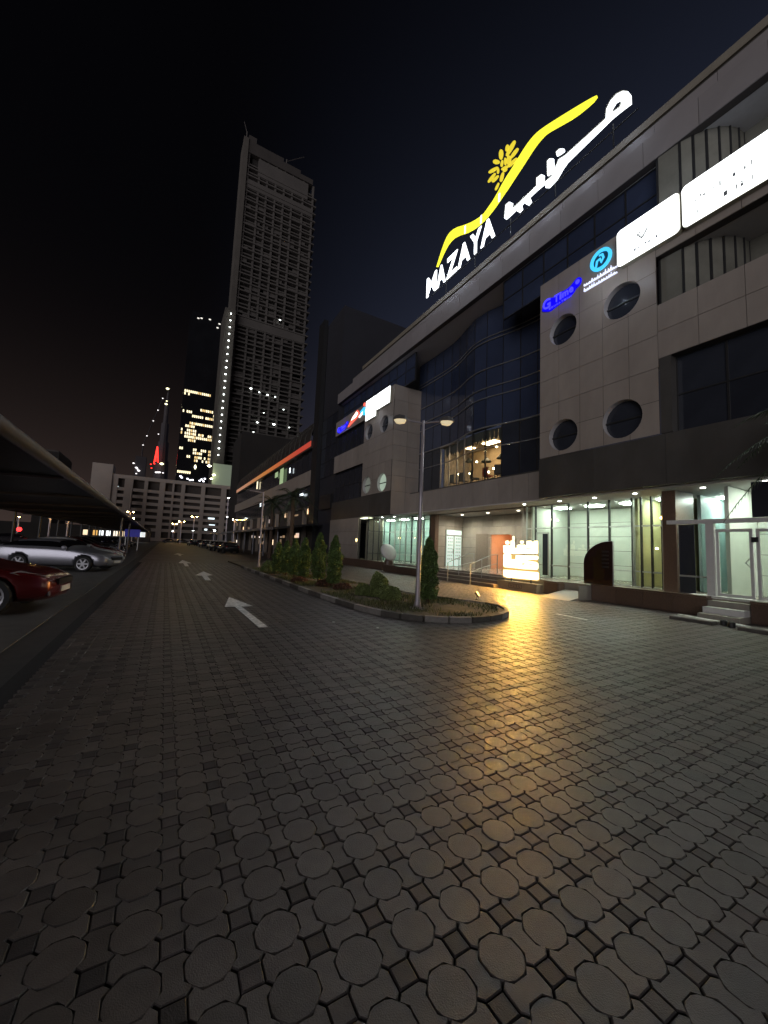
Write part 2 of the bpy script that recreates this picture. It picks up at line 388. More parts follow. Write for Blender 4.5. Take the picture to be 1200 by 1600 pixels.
PITCH = 0.246; OX, OY = 1.01, 1.405
h = 0.0875; c8 = h*0.4142
def octa(r=0.0):
    hh = h - r; cc = (h)*0.4142
    P = [(hh, -cc), (hh, cc), (cc, hh), (-cc, hh), (-hh, cc), (-hh, -cc), (-cc, -hh), (cc, -hh)]; Q = []
    for i in range(8):      # each corner worn round
        a, b, c = P[i-1], P[i], P[(i+1) % 8]
        Q += [(b[0]*.82+a[0]*.18, b[1]*.82+a[1]*.18), (b[0]*.82+c[0]*.18, b[1]*.82+c[1]*.18)]
    return Q
def bow(hor=True, g_=0.0025, r=0.0):
    q = PITCH/2; a = PITCH/2 - h - g_ - r; e = 0.045 + g_ + r
    s_ = q - e
    hw = 0.066 - r; wz = c8 - 0.002
    k = 0.955
    hf = [(0.036, 0.036), (0.0615, 0.0615), (0.040, 0.083), (-0.040, 0.083), (-0.0615, 0.0615), (-0.036, 0.036)]
    pts = [(x*k, y*k) for x, y in hf] + [(-x*k, -y*k) for x, y in hf]
    return pts if hor else [(y, x) for x, y in pts][::-1]
def sq(r=0.0):
    s_ = 0.040 - r; return [(-s_, -s_), (s_, -s_), (s_, s_), (-s_, s_)]
def chamfer(poly_o, poly_i, zt=0.0, zb=-0.03, ch=0.005):
    n = len(poly_o)
    v = [(x, y, zb) for x, y in poly_o] + [(x, y, zt-ch) for x, y in poly_o] + [(x, y, zt) for x, y in poly_i]
    f = [(i, (i+1) % n, n+(i+1) % n, n+i) for i in range(n)] + [(n+i, n+(i+1) % n, 2*n+(i+1) % n, 2*n+i) for i in range(n)] + [tuple(range(2*n, 3*n))]
    return np.array(v), f
SH = {'oct': chamfer(octa(), octa(0.006)), 'bh': chamfer(bow(True), bow(True, r=0.005)), 'bv': chamfer(bow(False), bow(False, r=0.005)), 'sq': chamfer(sq(), sq(0.005))}
def sc_in(poly, k): return [(x*k, y*k) for x, y in poly]
SH['oct'] = chamfer(octa(), sc_in(octa(), 0.95)); SH['bh'] = chamfer(bow(True), sc_in(bow(True), 0.95)); SH['bv'] = chamfer(bow(False), sc_in(bow(False), 0.95))
island = [(4.10, 30.0), (4.10, 23.7), (4.11, 15.2), (4.13, 11.2), (4.27, 8.7), (4.45, 7.65), (4.84, 7.02), (5.31, 6.63), (5.99, 6.42), (6.63, 6.50), (7.35, 6.80), (7.85, 7.35), (8.0, 7.9), (7.75, 8.7), (7.24, 9.5), (6.95, 10.9), (6.8, 12.5), (6.8, 15.4), (6.8, 30.0)]
def inside(x, y, poly, pad=0):
    c = False; n = len(poly)
    for i in range(n):
        (x1, y1), (x2, y2) = poly[i], poly[(i+1) % n]
        if (y1 > y) != (y2 > y) and x < (x2-x1)*(y-y1)/(y2-y1)+x1: c = not c
    return c
def free(x, y):
    if x < XL+0.13 or x > 13.1: return False
    return not inside(x, y, island)
cells = []
for i in range(-12, 52):
    for j in range(-18, 112):
        x, y = OX+i*PITCH, OY+j*PITCH
        if y > 28.1 or (y > 19 and x > 13): continue
        cells.append((x, y))
near = []
for x, y in cells:
    p = proj((x, y, 0)); 
    if p and -30 < p[0] < 1230 and p[1] < 1640 and free(x, y) and free(x+PITCH/2, y+PITCH/2):
        near.append((x*x+y*y, x, y))
near.sort(); near = near[:150]; nearset = {(x, y) for _, x, y in near}
PM = {}
for k, m, nm in (('oct', M_paver, 'octagonal_paver'), ('bh', M_bow, 'bow_tie_paver'), ('bv', M_bow, 'bow_tie_paver'), ('sq', M_sq, 'square_paver')):
    me = bpy.data.meshes.new(nm); me.from_pydata(SH[k][0].tolist(), [], SH[k][1]); me.materials.append(m); PM[k] = (me, nm)
mass = {k: ([], [], [0]) for k in SH}
PARTS = (('oct', 0, 0), ('bh', PITCH/2, 0), ('bv', 0, PITCH/2), ('sq', PITCH/2, PITCH/2))
for x, y in cells:
    isn = (x, y) in nearset
    vis = proj((x, y, 0))
    if not isn and (vis is None or not (-700 < vis[0] < 1900)) : continue
    for k, dx, dy in PARTS:
        px_, py_ = x+dx, y+dy
        if not free(px_, py_): continue
        tx, ty, tz = random.gauss(0, 0.006), random.gauss(0, 0.006), random.uniform(-0.0035, 0.0)
        rz_ = random.gauss(0, 0.012)
        if isn:
            link(PM[k][1], PM[k][0], pv, (px_, py_, tz), (tx, ty, rz_))
        else:
            v, f = SH[k]; V, F, c = mass[k]
            q = v.copy(); cs, sn = math.cos(rz_), math.sin(rz_); xx = q[:, 0]*cs - q[:, 1]*sn; yy = q[:, 0]*sn + q[:, 1]*cs
            q[:, 2] += tz + tx*yy - ty*xx; q[:, 0] = xx + px_; q[:, 1] = yy + py_
            V.append(q); F += [tuple(i + c[0] for i in ff) for ff in f]; c[0] += len(v)
for k, m, nm in (('oct', M_paver_i, 'octagonal_pavers_beyond'), ('bh', M_bow_i, 'bow_tie_pavers_beyond'), ('bv', M_bow_i, 'bow_tie_pavers_beyond'), ('sq', M_sq_i, 'square_pavers_beyond')):
    V, F, c = mass[k]
    me = bpy.data.meshes.new(nm); me.from_pydata(np.concatenate(V).tolist(), [], F); me.materials.append(m)
    tag(link(nm, me, pv), kind='stuff')

# road arrows (flat paint)
def arrow(pts, label):
    a = MB().prism(pts, fZ, 0.0005, 0.004).build('road_arrow', M_road_paint); tag(a, label, 'road marking', 'white arrows painted on the drive')
arrow([(1.66, 11.43), (1.97, 9.71), (1.70, 9.71), (1.77, 7.28), (1.61, 7.30), (1.56, 9.74), (1.34, 9.76)], 'large white arrow painted on the paving beside the planted island, closest of the arrows')
arrow([(1.75, 20.7), (1.95, 18.6), (1.70, 18.3), (1.66, 16.2), (1.47, 16.3), (1.50, 18.3), (1.25, 18.5)], 'white arrow on the drive next in line beyond the closest one')
arrow([(1.22, 31.7), (1.60, 27.6), (1.34, 27.6), (1.3, 24.6), (1.1, 24.6), (1.12, 27.6), (0.85, 27.5)], 'faint white arrow third along the drive before the far cars')
arrow([(1.3, 46), (1.7, 42), (1.4, 42), (1.4, 39), (1.2, 39), (1.2, 42), (0.85, 42)], 'tiny pale arrow farthest along the drive')
lm = MB().box(8.95, 9.03, 5.75, 6.6, 0.0005, 0.004).build('paint_dash', M_road_paint); tag(lm, 'short thin white paint line lying on the open paving right of the island', 'road marking')
lm.rotation_euler = (0, 0, 0)

# litter
for (px_, py_, lb) in ((521, 973, 'small pale scrap of litter on the road before the island'), (104, 919, 'tiny white scrap on the asphalt in front of the red car'), (590, 982, 'second little scrap of paper near the island kerb')):
    q = PG(px_, py_); b = MB()
    for k in range(3):
        a = random.uniform(0, 6); b.prism([(0.03*math.cos(a+t)+random.uniform(-.01, .01), 0.025*math.sin(a+t)) for t in (0, 1.3, 2.8, 4.4)], fZ, 0.004+k*0.006, 0.008+k*0.007)
    tag(b.build('litter', M_white, None, loc=(q[0], q[1], 0)), lb, 'litter')

# ------------------------------------------------------------------ ISLAND with kerb
isl = MB().prism(island, fZ, -0.02, 0.085).build('planted_island', M_soil); tag(isl, kind='structure')
def along(poly, step):
    out_ = []; acc = 0
    for i in range(len(poly)-1):
        a, b = np.array(poly[i]), np.array(poly[i+1]); Ls = np.linalg.norm(b-a); t = -acc + step if acc else 0
        while t < Ls: out_.append((a + (b-a)*t/Ls)); t += step
        acc = (Ls - (t - step))
    return out_
def smoothpoly(poly, it=2):
    P = [np.array(p) for p in poly]
    for _ in range(it):
        Q = [P[0]]
        for i in range(len(P)-1): Q += [P[i]*.75+P[i+1]*.25, P[i]*.25+P[i+1]*.75]
        P = Q + [P[-1]]
    return [tuple(p) for p in P]
kp = smoothpoly(island[1:-1], 2)
kc = along(kp, 0.5)
for i in range(len(kc)-1):
    a, b = kc[i], kc[i+1]; d = (b-a)/np.linalg.norm(b-a); nn = np.array([d[1], -d[0]])*-1
    a = a + d*0.006; b = b - d*0.006; w0 = 0.13
    sec = [(0, -0.02), (0, 0.105), (0.015, 0.122), (w0, 0.122), (w0, -0.02)]
    vs = [(*(a + nn*(-u)), zz) for u, zz in sec] + [(*(b + nn*(-u)), zz) for u, zz in sec]
    fs = [(0,1,2,3,4), (9,8,7,6,5)] + [(k, (k+1) % 5, 5+(k+1) % 5, 5+k) for k in range(5)]
    MB().add(vs, fs).build('kerb_stone', M_kerb_b if (i//2) % 2 == 0 else M_kerb_w, isl)

def blades(name, poly_fn, n, m, hmin, hmax, parent=None):
    mb_v = []; mb_f = []
    k = 0
    while k < n:
        p = poly_fn()
        if p is None: continue
        x, y, z = p; a = random.uniform(0, PI); hh = random.uniform(hmin, hmax); wv = hh*0.12
        lx, ly = random.gauss(0, hh*.4), random.gauss(0, hh*.4); o = len(mb_v)
        mb_v += [(x-wv*math.cos(a), y-wv*math.sin(a), z), (x+wv*math.cos(a), y+wv*math.sin(a), z), (x+lx, y+ly, z+hh)]
        mb_f.append((o, o+1, o+2)); k += 1
    mb = MB(); mb.v = mb_v; mb.f = mb_f
    return mb.build(name, m, parent, fix=False)
def pin():
    x, y = random.uniform(4.2, 7.9), random.uniform(6.5, 22)
    if not inside(x, y, island) or not inside(x-0.15, y, island) or not inside(x+.12, y-.12, island): return None
    if math.sin(x*3.1+y*1.3)+math.sin(y*2.3-x)+random.gauss(0, .7) < 0.2: return None
    return x, y, 0.08
tag(blades('grass', pin, 16000, M_grass, 0.03, 0.11), 'thin dry grass growing over the planted island', 'grass', kind='stuff')

# leaf clouds
def leaves(sampler, n, size):
    P = sampler(n); k = len(P)
    a = rng.normal(size=(k, 3)); a /= np.linalg.norm(a, axis=1)[:, None]; b = rng.normal(size=(k, 3)); b -= (a*b).sum(1)[:, None]*a; b /= np.linalg.norm(b, axis=1)[:, None]
    s_ = size*rng.uniform(0.6, 1.5, size=(k, 1))
    V = np.stack([P - a*s_, P + b*s_*.5, P + a*s_, P - b*s_*.5], 1).reshape(-1, 3)
    mb = MB(); mb.v = [tuple(v) for v in V.tolist()]; mb.f = [(4*i, 4*i+1, 4*i+2, 4*i+3) for i in range(k)]
    return mb
def cypress(x, y, hgt, rad, label, seed):
    t = thing('cypress_tree', label, 'tree', (x, y, 0.08), group='columnar cypresses on the planted island')
    r_ = np.random.default_rng(seed)
    ph = r_.uniform(0, 6, 6)
    def samp(n):
        z = r_.uniform(0.02, 1, n)**0.9; th = r_.uniform(0, 2*PI, n)
        prof = np.minimum(1, (1.03-z)*2.2)**0.7*np.minimum(1, 0.75+z*1.2)
        lump = 1 + .13*np.sin(3*th+ph[0]+z*9) + .12*np.sin(5*th+ph[1]-z*17) + .1*np.sin(z*31+ph[2]+th)
        rr = rad*prof*lump*(1 - r_.uniform(0, 1, n)**2.2*0.6)
        rr *= np.where(r_.uniform(0, 1, n) < 0.04, 1.15, 1)
        return np.stack([rr*np.cos(th), rr*np.sin(th), 0.08+z*hgt*0.96], 1)
    leaves(samp, 7500, 0.032).build('foliage', M_leaf, t, fix=False)
    MB().tube([(0, 0, -0.05), (0.01, 0, hgt*.5), (0, 0.01, hgt*.9)], [0.05, 0.03, 0.008], 7).build('trunk', M_bark, t)
def pxh(xy, py_top, px_):   # height of a point above xy that reaches image row py_top
    lo, hi = 0, 8
    for _ in range(30):
        m_ = (lo+hi)/2
        if proj((xy[0], xy[1], m_))[1] > py_top: lo = m_
        else: hi = m_
    return lo
for (px_, pyb, pyt, wpx, lb) in ((521, 917, 841, 27, 'tallest green cypress, at the end of the row nearest the round bushes'), (497, 909, 836, 26, 'cypress second from the round bushes, behind the tallest one'),
        (474, 905, 844, 22, 'cypress in the middle of the row, third from the round bushes'), (459, 902, 845, 21, 'cypress fourth from the round bushes in the island row'),
        (446, 899, 848, 19, 'slim cypress fifth along the island row'), (433, 896, 850, 20, 'shortest cypress at the far end of the island row'),
        (668, 943, 846, 36, 'dark cypress standing alone right behind the lamp post')):
    q = PG(px_, pyb, 0.08); d = math.hypot(q[0], q[1]); hh = pxh(q, pyt, px_)
    depth = (RM.T @ (q-CP))[2]*-1
    cypress(q[0], q[1], hh, wpx/2/600*depth*0.79, lb, int(px_))
def bush(px_, py_, wpx, hpx, label, m=M_leaf2, nm='round_bush', n=7000, grp='clipped bushes in the island bed'):
    q = PG(px_, py_, 0.08); depth = -(RM.T @ (q-CP))[2]; r = wpx/2/600*depth; hh = hpx/600*depth
    t = thing(nm, label, 'bush', (q[0], q[1], 0.08), group=grp)
    r_ = np.random.default_rng(int(px_)*3); ph = r_.uniform(0, 6, 3)
    def samp(n):
        u = r_.normal(size=(n, 3)); u /= np.linalg.norm(u, axis=1)[:, None]; u[:, 2] = np.abs(u[:, 2])*1.0
        k = (1 - r_.uniform(0, 1, n)**2*.35)*(1+.05*np.sin(6*u[:, 0]+ph[0])+.05*np.sin(7*u[:, 1]+ph[1]+4*u[:, 2]))
        return u*k[:, None]*np.array([r, r, hh]) + np.array([0, 0, 0.02])
    leaves(samp, n, 0.026).build('foliage', m, t, fix=False)
    MB().tube([(0, 0, -0.03), (0, 0.02, hh*.6)], [0.035, 0.012], 6).build('stem', M_bark, t)
bush(591, 932, 32, 36, 'tall round bush in the middle of the island bed')
bush(610, 937, 34, 20, 'low spreading bush in front of the tall round one, lamp post side', n=5000)
bush(566, 930, 24, 18, 'small pale bush on the cypress side of the round bush', n=4500)
bush(535, 921, 30, 9, 'low reddish plants at the foot of the tallest cypress', M_leaf_red, 'low_plant', 1500, 'reddish low plants in the island bed')
bush(505, 916, 26, 9, 'low reddish plants between the cypresses and the kerb', M_leaf_red, 'low_plant', 1500, 'reddish low plants in the island bed')
bush(468, 910, 26, 8, 'low reddish plants under the middle cypresses', M_leaf_red, 'low_plant', 1400, 'reddish low plants in the island bed')
bush(420, 893, 26, 16, 'dark shrub beyond the last cypress of the row', M_leaf, 'round_bush', 1800)

# ------------------------------------------------------------------ street lamp on the island
def double_lamp(x, y, H, label, arm=0.62, rz=0.0, base=0.08):
    t = thing('street_lamp', label, 'lamp', (x, y, base), rz, group='double headed street lamps')
    MB().tube([(0, 0, 0), (0, 0, 0.12), (0, 0, 0.30), (0, 0, H*0.5), (0, 0, H)], [0.11, 0.085, 0.06, 0.05, 0.038], 14).build('pole', M_pole, t, True)
    bp = MB().box(-0.17, 0.17, -0.17, 0.17, -0.01, 0.02)
    for k in range(4):
        a = k*PI/2; bp.add([(0.05*math.cos(a), 0.05*math.sin(a), 0.25), (0.16*math.cos(a), 0.16*math.sin(a), 0.02), (0.16*math.cos(a)+.01*math.sin(a), 0.16*math.sin(a)-.01*math.cos(a), 0.02), (0.05*math.cos(a)+.01*math.sin(a), .05*math.sin(a)-.01*math.cos(a), .25)], [(0, 1, 2, 3)])
    bp.build('base_plate', M_pole, t)
    for s in (-1, 1):
        MB().tube([(0, 0, H-0.06), (s*arm*0.5, 0, H-0.03), (s*arm, 0, H)], 0.022, 8).build('arm', M_pole, t)
        head = MB(); c0 = s*(arm+0.02)
        ring = []
        for (u, hw, zt) in ((0, 0.06, 0.06), (0.06, 0.12, 0.10), (0.20, 0.14, 0.12), (0.30, 0.11, 0.09), (0.36, 0.05, 0.04)):
            ring.append([(c0+s*u, -hw, H+0.0), (c0+s*u, -hw*.7, H+zt), (c0+s*u, hw*.7, H+zt), (c0+s*u, hw, H+0.0)])
        vs = [p for r_ in ring for p in r_]; fs = []
        for i in range(4):
            for j in range(3): fs.append((4*i+j, 4*i+j+1, 4*i+j+5, 4*i+j+4))
            fs.append((4*i+3, 4*i, 4*i+4, 4*i+7))
        fs += [(0, 1, 2, 3), (16, 17, 18, 19)]
        hd = head.add(vs, fs).build('lamp_head', M_lamp_body, t)
        ln = MB()
        prof = [(0.02, 0.05, -.01), (0.06, 0.10, -0.07), (0.19, 0.12, -0.09), (0.27, 0.10, -0.075), (0.33, 0.04, -.01)]
        vs = []
        for u, hw, zb in prof: vs += [(c0+s*u, -hw, H-0.002), (c0+s*u, -hw*.6, H+zb), (c0+s*u, hw*.6, H+zb), (c0+s*u, hw, H-0.002)]
        fs = []
        for i in range(4):
            for j in range(3): fs.append((4*i+j, 4*i+j+1, 4*i+j+5, 4*i+j+4))
        ln.add(vs, fs + [(0,1,2,3), (16,17,18,19)]).build('lens', M_lens, hd)
    return t
lq = PG(652, 951, 0.08)
double_lamp(lq[0], lq[1], 4.72, 'tall grey double headed street lamp standing on the tip of the planted island', arm=0.40, rz=math.radians(-30))
lq2 = PG(404, 886, 0.05)
sl = thing('street_lamp', 'slim pale single armed street lamp past the far end of the cypress row', 'lamp', (lq2[0], lq2[1], 0.05))
hh2 = pxh(lq2, 770, 404)
MB().tube([(0, 0, 0), (0, 0, .3), (0, 0, hh2)], [.09, .06, .04], 10).build('pole', M_pole, sl)
MB().tube([(0, 0, hh2-.05), (-0.8, 0.1, hh2+.02)], .03, 6).build('arm', M_pole, sl)
MB().lathe([(0.03, -.03), (.1, 0), (.08, .06), (.02, .08)], (-0.9, .1, hh2), 10).build('lamp_head', M_lamp_body, sl)
# floodlight
fq = PG(746, 937, 0.09)
fl = thing('floodlight', 'small black garden floodlight tilted up on the island near the tip', 'lamp', (fq[0], fq[1], 0.085), math.radians(35))
MB().box(-.10, .10, -.05, .05, 0, .02).build('base', M_lamp_body, fl)
hb = MB().box(-.11, .11, -.03, .03, -.075, .075).build('housing', M_lamp_body, fl, loc=(0, 0, .16)); hb.rotation_euler = (math.radians(-35), 0, 0)
MB().tube([(-.12, 0, .01), (-.12, 0, .16)], .008, 5).tube([(.12, 0, .01), (.12, 0, .16)], .008, 5).build('bracket', M_lamp_body, fl)

# ------------------------------------------------------------------ MALL
XF = 13.2
mall = thing('shopping_mall', 'long beige and blue glass shopping mall with round windows along the drive', 'building', (XF, 16, 0))
mall.location = (0, 0, 0)
# ---- volume A (near)
winA = [(9.38, 10.52, 0.60), (7.10, 10.45, 0.62), (9.38, 6.20, 0.62), (7.15, 6.22, 0.66)]
YA0, YA1 = 6.0, 10.45
def volume_back(y0, y1, z0, z1, circles, X=XF):
    t = holed((y0, y1, z0, z1), circles); mb = MB()
    for tr in (t or [[(y0, z0), (y1, z0), (y1, z1)], [(y0, z0), (y1, z1), (y0, z1)]]): mb.add([(X+.002, p[0], p[1]) for p in tr], [(0, 1, 2)])
    return mb.build('wall', M_clad_back, mall, fix=False)
def round_window(c, X=XF, lit=None, rev=0.24):
    cy, cz, r = c
    rv = MB(); n = 28; P = circ(cy, cz, r, n)
    rv.add([(X-.035, a, b) for a, b in P] + [(X+rev, a, b) for a, b in P], [(i, (i+1) % n, n+(i+1) % n, n+i) for i in range(n)])
    w_ = rv.build('round_window', M_soffit, mall, fix=False)
    MB().prism(P, fX, X+rev-.05, X+rev-.02).build('pane', lit or M_navy2, w_)
    MB().box(X+rev-.09, X+rev-.052, cy-r, cy+r, cz-.03, cz+.03).build('window_bar', M_mull, w_)
volume_back(YA0, YA1, 5.42, 13.0, winA)
panels(mall, XF, YA0, YA1, 5.42, 13.0, 5, 7, circles=winA)
for c in winA: round_window(c)
# hidden return towards the bay, and body
Bx('wall', M_clad, mall, XF+.004, 15.9, YA1-.2, YA1-.002, 3.78, 13.0)
Bx('wall', M_clad, mall, XF+.004, 13.6, YA0-.0, YA0+.12, 5.42, 13.0) if False else None
# charcoal band under the volume
def band(y0, y1, n):
    Bx('wall', M_clad_back, mall, XF-.02, XF+.3, y0, y1, 3.80, 5.40)
    panels(mall, XF-.02, y0, y1, 3.80, 5.40, n, 1, m=M_clad_dark, name='band_panel', gap=.008)
YN = -8.0
band(YN, YA1+.02, 8)
# near wing of A: dark glass, beige band, recessed glass floors
Bx('wall', M_clad_back, mall, XF+.004, XF+.28, YN, YA0-.004, 7.86, 9.66)
panels(mall, XF, YN, YA0, 7.86, 9.66, 13, 2)
Bx('wall', M_clad_back, mall, XF+.004, XF+.28, YN, YA0-.004, 11.32, 13.0)
panels(mall, XF, YN, YA0, 11.32, 13.0, 13, 2)
def glass_wall(X, y0, y1, z0, z1, ny, nz, m=M_navy2, name='glass_pane', mull=M_mull, mw=.05):
    dy = (y1-y0)/ny; dz = (z1-z0)/nz
    me = MB().box(-.02, 0, -dy/2+mw/2, dy/2-mw/2, -dz/2+mw/2, dz/2-mw/2).mesh(name, m)
    for i in range(ny):
        for j in range(nz): link(name, me, mall, (X, y0+(i+.5)*dy, z0+(j+.5)*dz))
    for i in range(ny+1): Bx('mullion', mull, mall, X-.05, X+.05, y0+i*dy-mw/2, y0+i*dy+mw/2, z0, z1)
    for j in range(nz+1): Bx('transom', mull, mall, X-.045, X+.045, y0, y1, z0+j*dz-mw/2, z0+j*dz+mw/2)
glass_wall(XF+.35, YN, YA0-.35, 5.42, 7.86, 11, 2)
Bx('reveal', M_clad_dark, mall, XF-.03, XF+.45, YA0-.34, YA0-.02, 5.42, 7.86)
# curved glass bays on the two upper floors
def curved_bay(z0, z1, m, mm):
    pts = [(13.42, 6.0)]
    for k in range(1, 8):
        a = k/7*PI/2; pts.append((13.42+1.4*(1-math.cos(a)), 5.7-1.5*math.sin(a)))
    pts += [(14.82, 3.2), (14.82, 2.2), (14.82, 1.2), (14.82, .2), (14.82, -.8), (14.82, -1.8), (14.82, YN)]
    for i in range(len(pts)-1):
        (xa, ya), (xb, yb) = pts[i], pts[i+1]; d = np.array([xb-xa, yb-ya]); Ln = np.linalg.norm(d); d /= Ln; nn = np.array([d[1], -d[0]])
        a = np.array([xa, ya])+d*.03; b = np.array([xb, yb])-d*.03
        MB().add([(*a, z0), (*b, z0), (*b, z1), (*a, z1), (*(a+nn*.02), z0), (*(b+nn*.02), z0), (*(b+nn*.02), z1), (*(a+nn*.02), z1)], [(0,1,2,3), (7,6,5,4), (0,4,5,1), (3,2,6,7), (0,3,7,4), (1,5,6,2)]).build('glass_pane', m, mall)
        MB().tube([(xa, ya, z0), (xa, ya, z1)], .045, 6).build('mullion', M_mull, mall)
    MB().prism([(p[0]-.02, p[1]) for p in pts] + [(p[0]+.06, p[1]) for p in pts[::-1]], fZ, z0+.16, z0+.22).build('transom', mm, mall)
M_bayglass = mat('bay_glass', (0.20, 0.195, 0.16), 0.15, noise=0.3, nscale=0.7, vary=0.25, spec=0.7)
curved_bay(9.66, 11.32, M_bayglass, M_alu)
curved_bay(13.0, 15.0, M_bayglass, M_mull)
Bx('floor_slab', M_clad_back, mall, XF+.29, 15.4, YN, YA0, 9.40, 9.655)
Bx('floor_slab', M_soffit, mall, XF+.29, 15.4, YN, YA0, 11.325, 11.6)
Bx('floor_slab', M_clad_back, mall, XF+.31, 15.6, YN, YA1-.21, 12.7, 12.98)
# upper glass strip over A and B
glass_wall(13.75, YA0+.02, YA1+2.6, 13.02, 14.98, 6, 2, m=M_navy)
glass_wall(14.0, 21.2, 33.4, 13.02, 14.98, 10, 2, m=M_navy)
# ---- volume B (far)
winB = [(23.85, 10.45, 0.62), (26.25, 10.45, 0.62), (23.85, 6.15, 0.66), (26.25, 6.25, 0.66)]
YB0, YB1, YB2 = 22.55, 27.1, 33.2
volume_back(YB0, YB1, 5.42, 13.0, winB)
panels(mall, XF, YB0, YB1, 5.42, 13.0, 5, 7, circles=winB)
M_lit_round = mat('round_pane_lit', (0.4, 0.45, 0.38), 0.3, noise=0.3, nscale=3, emit=(0.62, 0.80, 0.62), es=0.42)
M_lit_round2 = mat('round_pane_dim', (0.3, 0.33, 0.28), 0.3, noise=0.3, nscale=3, emit=(0.55, 0.62, 0.5), es=0.13)
for c, l_ in zip(winB, (None, None, M_lit_round, M_lit_round2)): round_window(c, lit=l_)
band(YB0, YB2, 7)
Bx('wall', M_clad_back, mall, XF+.004, 15.6, YB0+.012, YB0+.3, 3.80, 13.0)
panelsY(mall, YB0+.012, XF+.005, 15.5, 5.42, 13.0, 2, 7)
panelsY(mall, YB0+.012, XF+.005, 15.5, 3.80, 5.42, 2, 1)
Bx('wall', M_clad_back, mall, XF+.004, XF+.28, YB1, YB2, 8.12, 9.72)
panels(mall, XF, YB1, YB2, 8.12, 9.72, 6, 1)
Bx('wall', M_clad_back, mall, XF+.004, XF+.28, YB1, YB2, 11.65, 13.0)
panels(mall, XF, YB1, YB2, 11.65, 13.0, 6, 1)
glass_wall(XF+.3, YB1, YB2, 9.72, 11.65, 6, 1)
glass_wall(XF+.3, YB1, YB2, 5.42, 8.12, 6, 2)
Bx('floor_slab', M_clad_back, mall, XF+.3, 15.6, YB0+.3, YB2, 12.7, 12.98)
# ---- the bay between: fascia of tall panels and a wavy curtain wall
XB = 14.8
Bx('wall', M_clad_back, mall, XB+.002, XB+.3, YA1, YB0, 3.72, 5.34)
panels(mall, XB, YA1, YB0+.2, 3.72, 5.34, 13, 1)
Bx('coping', M_clad_dark, mall, XB-.02, 15.4, YA1, YB0, 5.345, 5.40)
def cw(y): return 15.45 - 0.75*math.exp(-((y-15.8)/2.1)**2)
ys = list(np.linspace(YA1, YB0+.3, 14)); zs = [5.40, 7.14, 8.28, 9.94, 10.5, 11.6, 13.2, 15.0]
for i in range(len(ys)-1):
    ya, yb = ys[i], ys[i+1]
    for j in range(len(zs)-1):
        za, zb = zs[j], zs[j+1]
        cafe = j in (0, 1) and 13.9 < (ya+yb)/2 < 19.7
        m_ = M_clear if cafe else (M_navy2 if j < 2 else M_navy)
        xa, xb = cw(ya), cw(yb)
        sub = 1
        a = np.array([xa, ya+.03]); b = np.array([xb, yb-.03])
        MB().add([(a[0], a[1], za+.02), (b[0], b[1], za+.02), (b[0], b[1], zb-.02), (a[0], a[1], zb-.02), (a[0]+.02, a[1], za+.02), (b[0]+.02, b[1], za+.02), (b[0]+.02, b[1], zb-.02), (a[0]+.02, a[1], zb-.02)],
                 [(0,1,2,3), (7,6,5,4), (0,4,5,1), (3,2,6,7), (0,3,7,4), (1,5,6,2)]).build('glass_pane', m_, mall)
    lit_m = M_alu if 16.5 < ya < 20.2 else M_mull
    MB().box(cw(ya)-.03, cw(ya)+.04, ya-.03, ya+.03, 5.40, 8.28).build('mullion', lit_m, mall)
    MB().box(cw(ya)-.005, cw(ya)+.03, ya-.02, ya+.02, 8.3, 15.0).build('mullion', M_mull, mall)
fine = list(np.linspace(YA1, YB0+.3, 40))
for z, rr in ((7.14, .028), (8.28, .045), (9.94, .03), (10.5, .03), (11.6, .03), (13.2, .03), (13.42, .026)):
    MB().tube([(cw(y)-.05, y, z) for y in fine], rr, 6).build('transom', M_alu, mall)
# ---- roof slab: soffit, fascia, parapet
XE = 13.35
Bx('roof_soffit', M_soffit, mall, XE+.06, 30, YN, 33.6, 15.0, 15.2)
Bx('wall', M_clad_back, mall, XE+.03, XE+.3, YN, 33.6, 14.98, 15.95)
panels(mall, XE+.03, YN, 33.6, 14.98, 15.95, 26, 1, m=M_fascia, name='fascia_panel')
MB().prism([(XE+.35, 15.95), (14.4, 16.0), (14.4, 16.7), (XE+.35, 16.7)], lambda a, b, d: (a, d, b), YN, 31).build('roof_upstand', M_clad_dark, mall)
panels(mall, XE+.35, YN, 31, 15.96, 16.62, 22, 1, m=M_fascia, name='fascia_panel')
Bx('parapet', mat('parapet_tan', (0.24, 0.21, 0.16), 0.55, noise=0.15, nscale=1), mall, XE+.28, 14.6, YN, 29, 16.7, 17.0)
Bx('roof', M_clad_back, mall, 14.6, 30, YN, 33.6, 15.2, 16.2)
# ---- stair core and tall fin behind volume B
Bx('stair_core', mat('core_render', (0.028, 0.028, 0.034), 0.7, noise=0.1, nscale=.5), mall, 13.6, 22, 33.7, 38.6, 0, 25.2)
fin = MB().box(13.1, 13.55, 38.0, 39.6, 0, 25.8).build('fin', M_mull, mall)
glass_wall(13.58, 33.9, 37.9, 8.3, 14.5, 3, 4, m=M_navy2)
Bx('louvre_panel', M_mull, mall, 13.3, 13.57, 34.0, 37.0, 5.0, 6.4)

# ---- ground floor: floor platform, ceilings, rooms
FL = 0.50; CE = 3.72
Bx('floor_platform', M_floor_in, mall, 13.35, 22, YN, 20.0, 0.0, FL)
Bx('floor_platform', M_floor_in, mall, 13.35, 22, 20.0, 34, 0.0, FL)
Bx('ceiling', M_soffit, mall, XF+.29, 22, YN, 34, CE+.03, CE+.08)
Bx('wall', M_clad_back, mall, 15.6, 22, YA1, YB0, 4.2, 5.3)
XG = 14.8
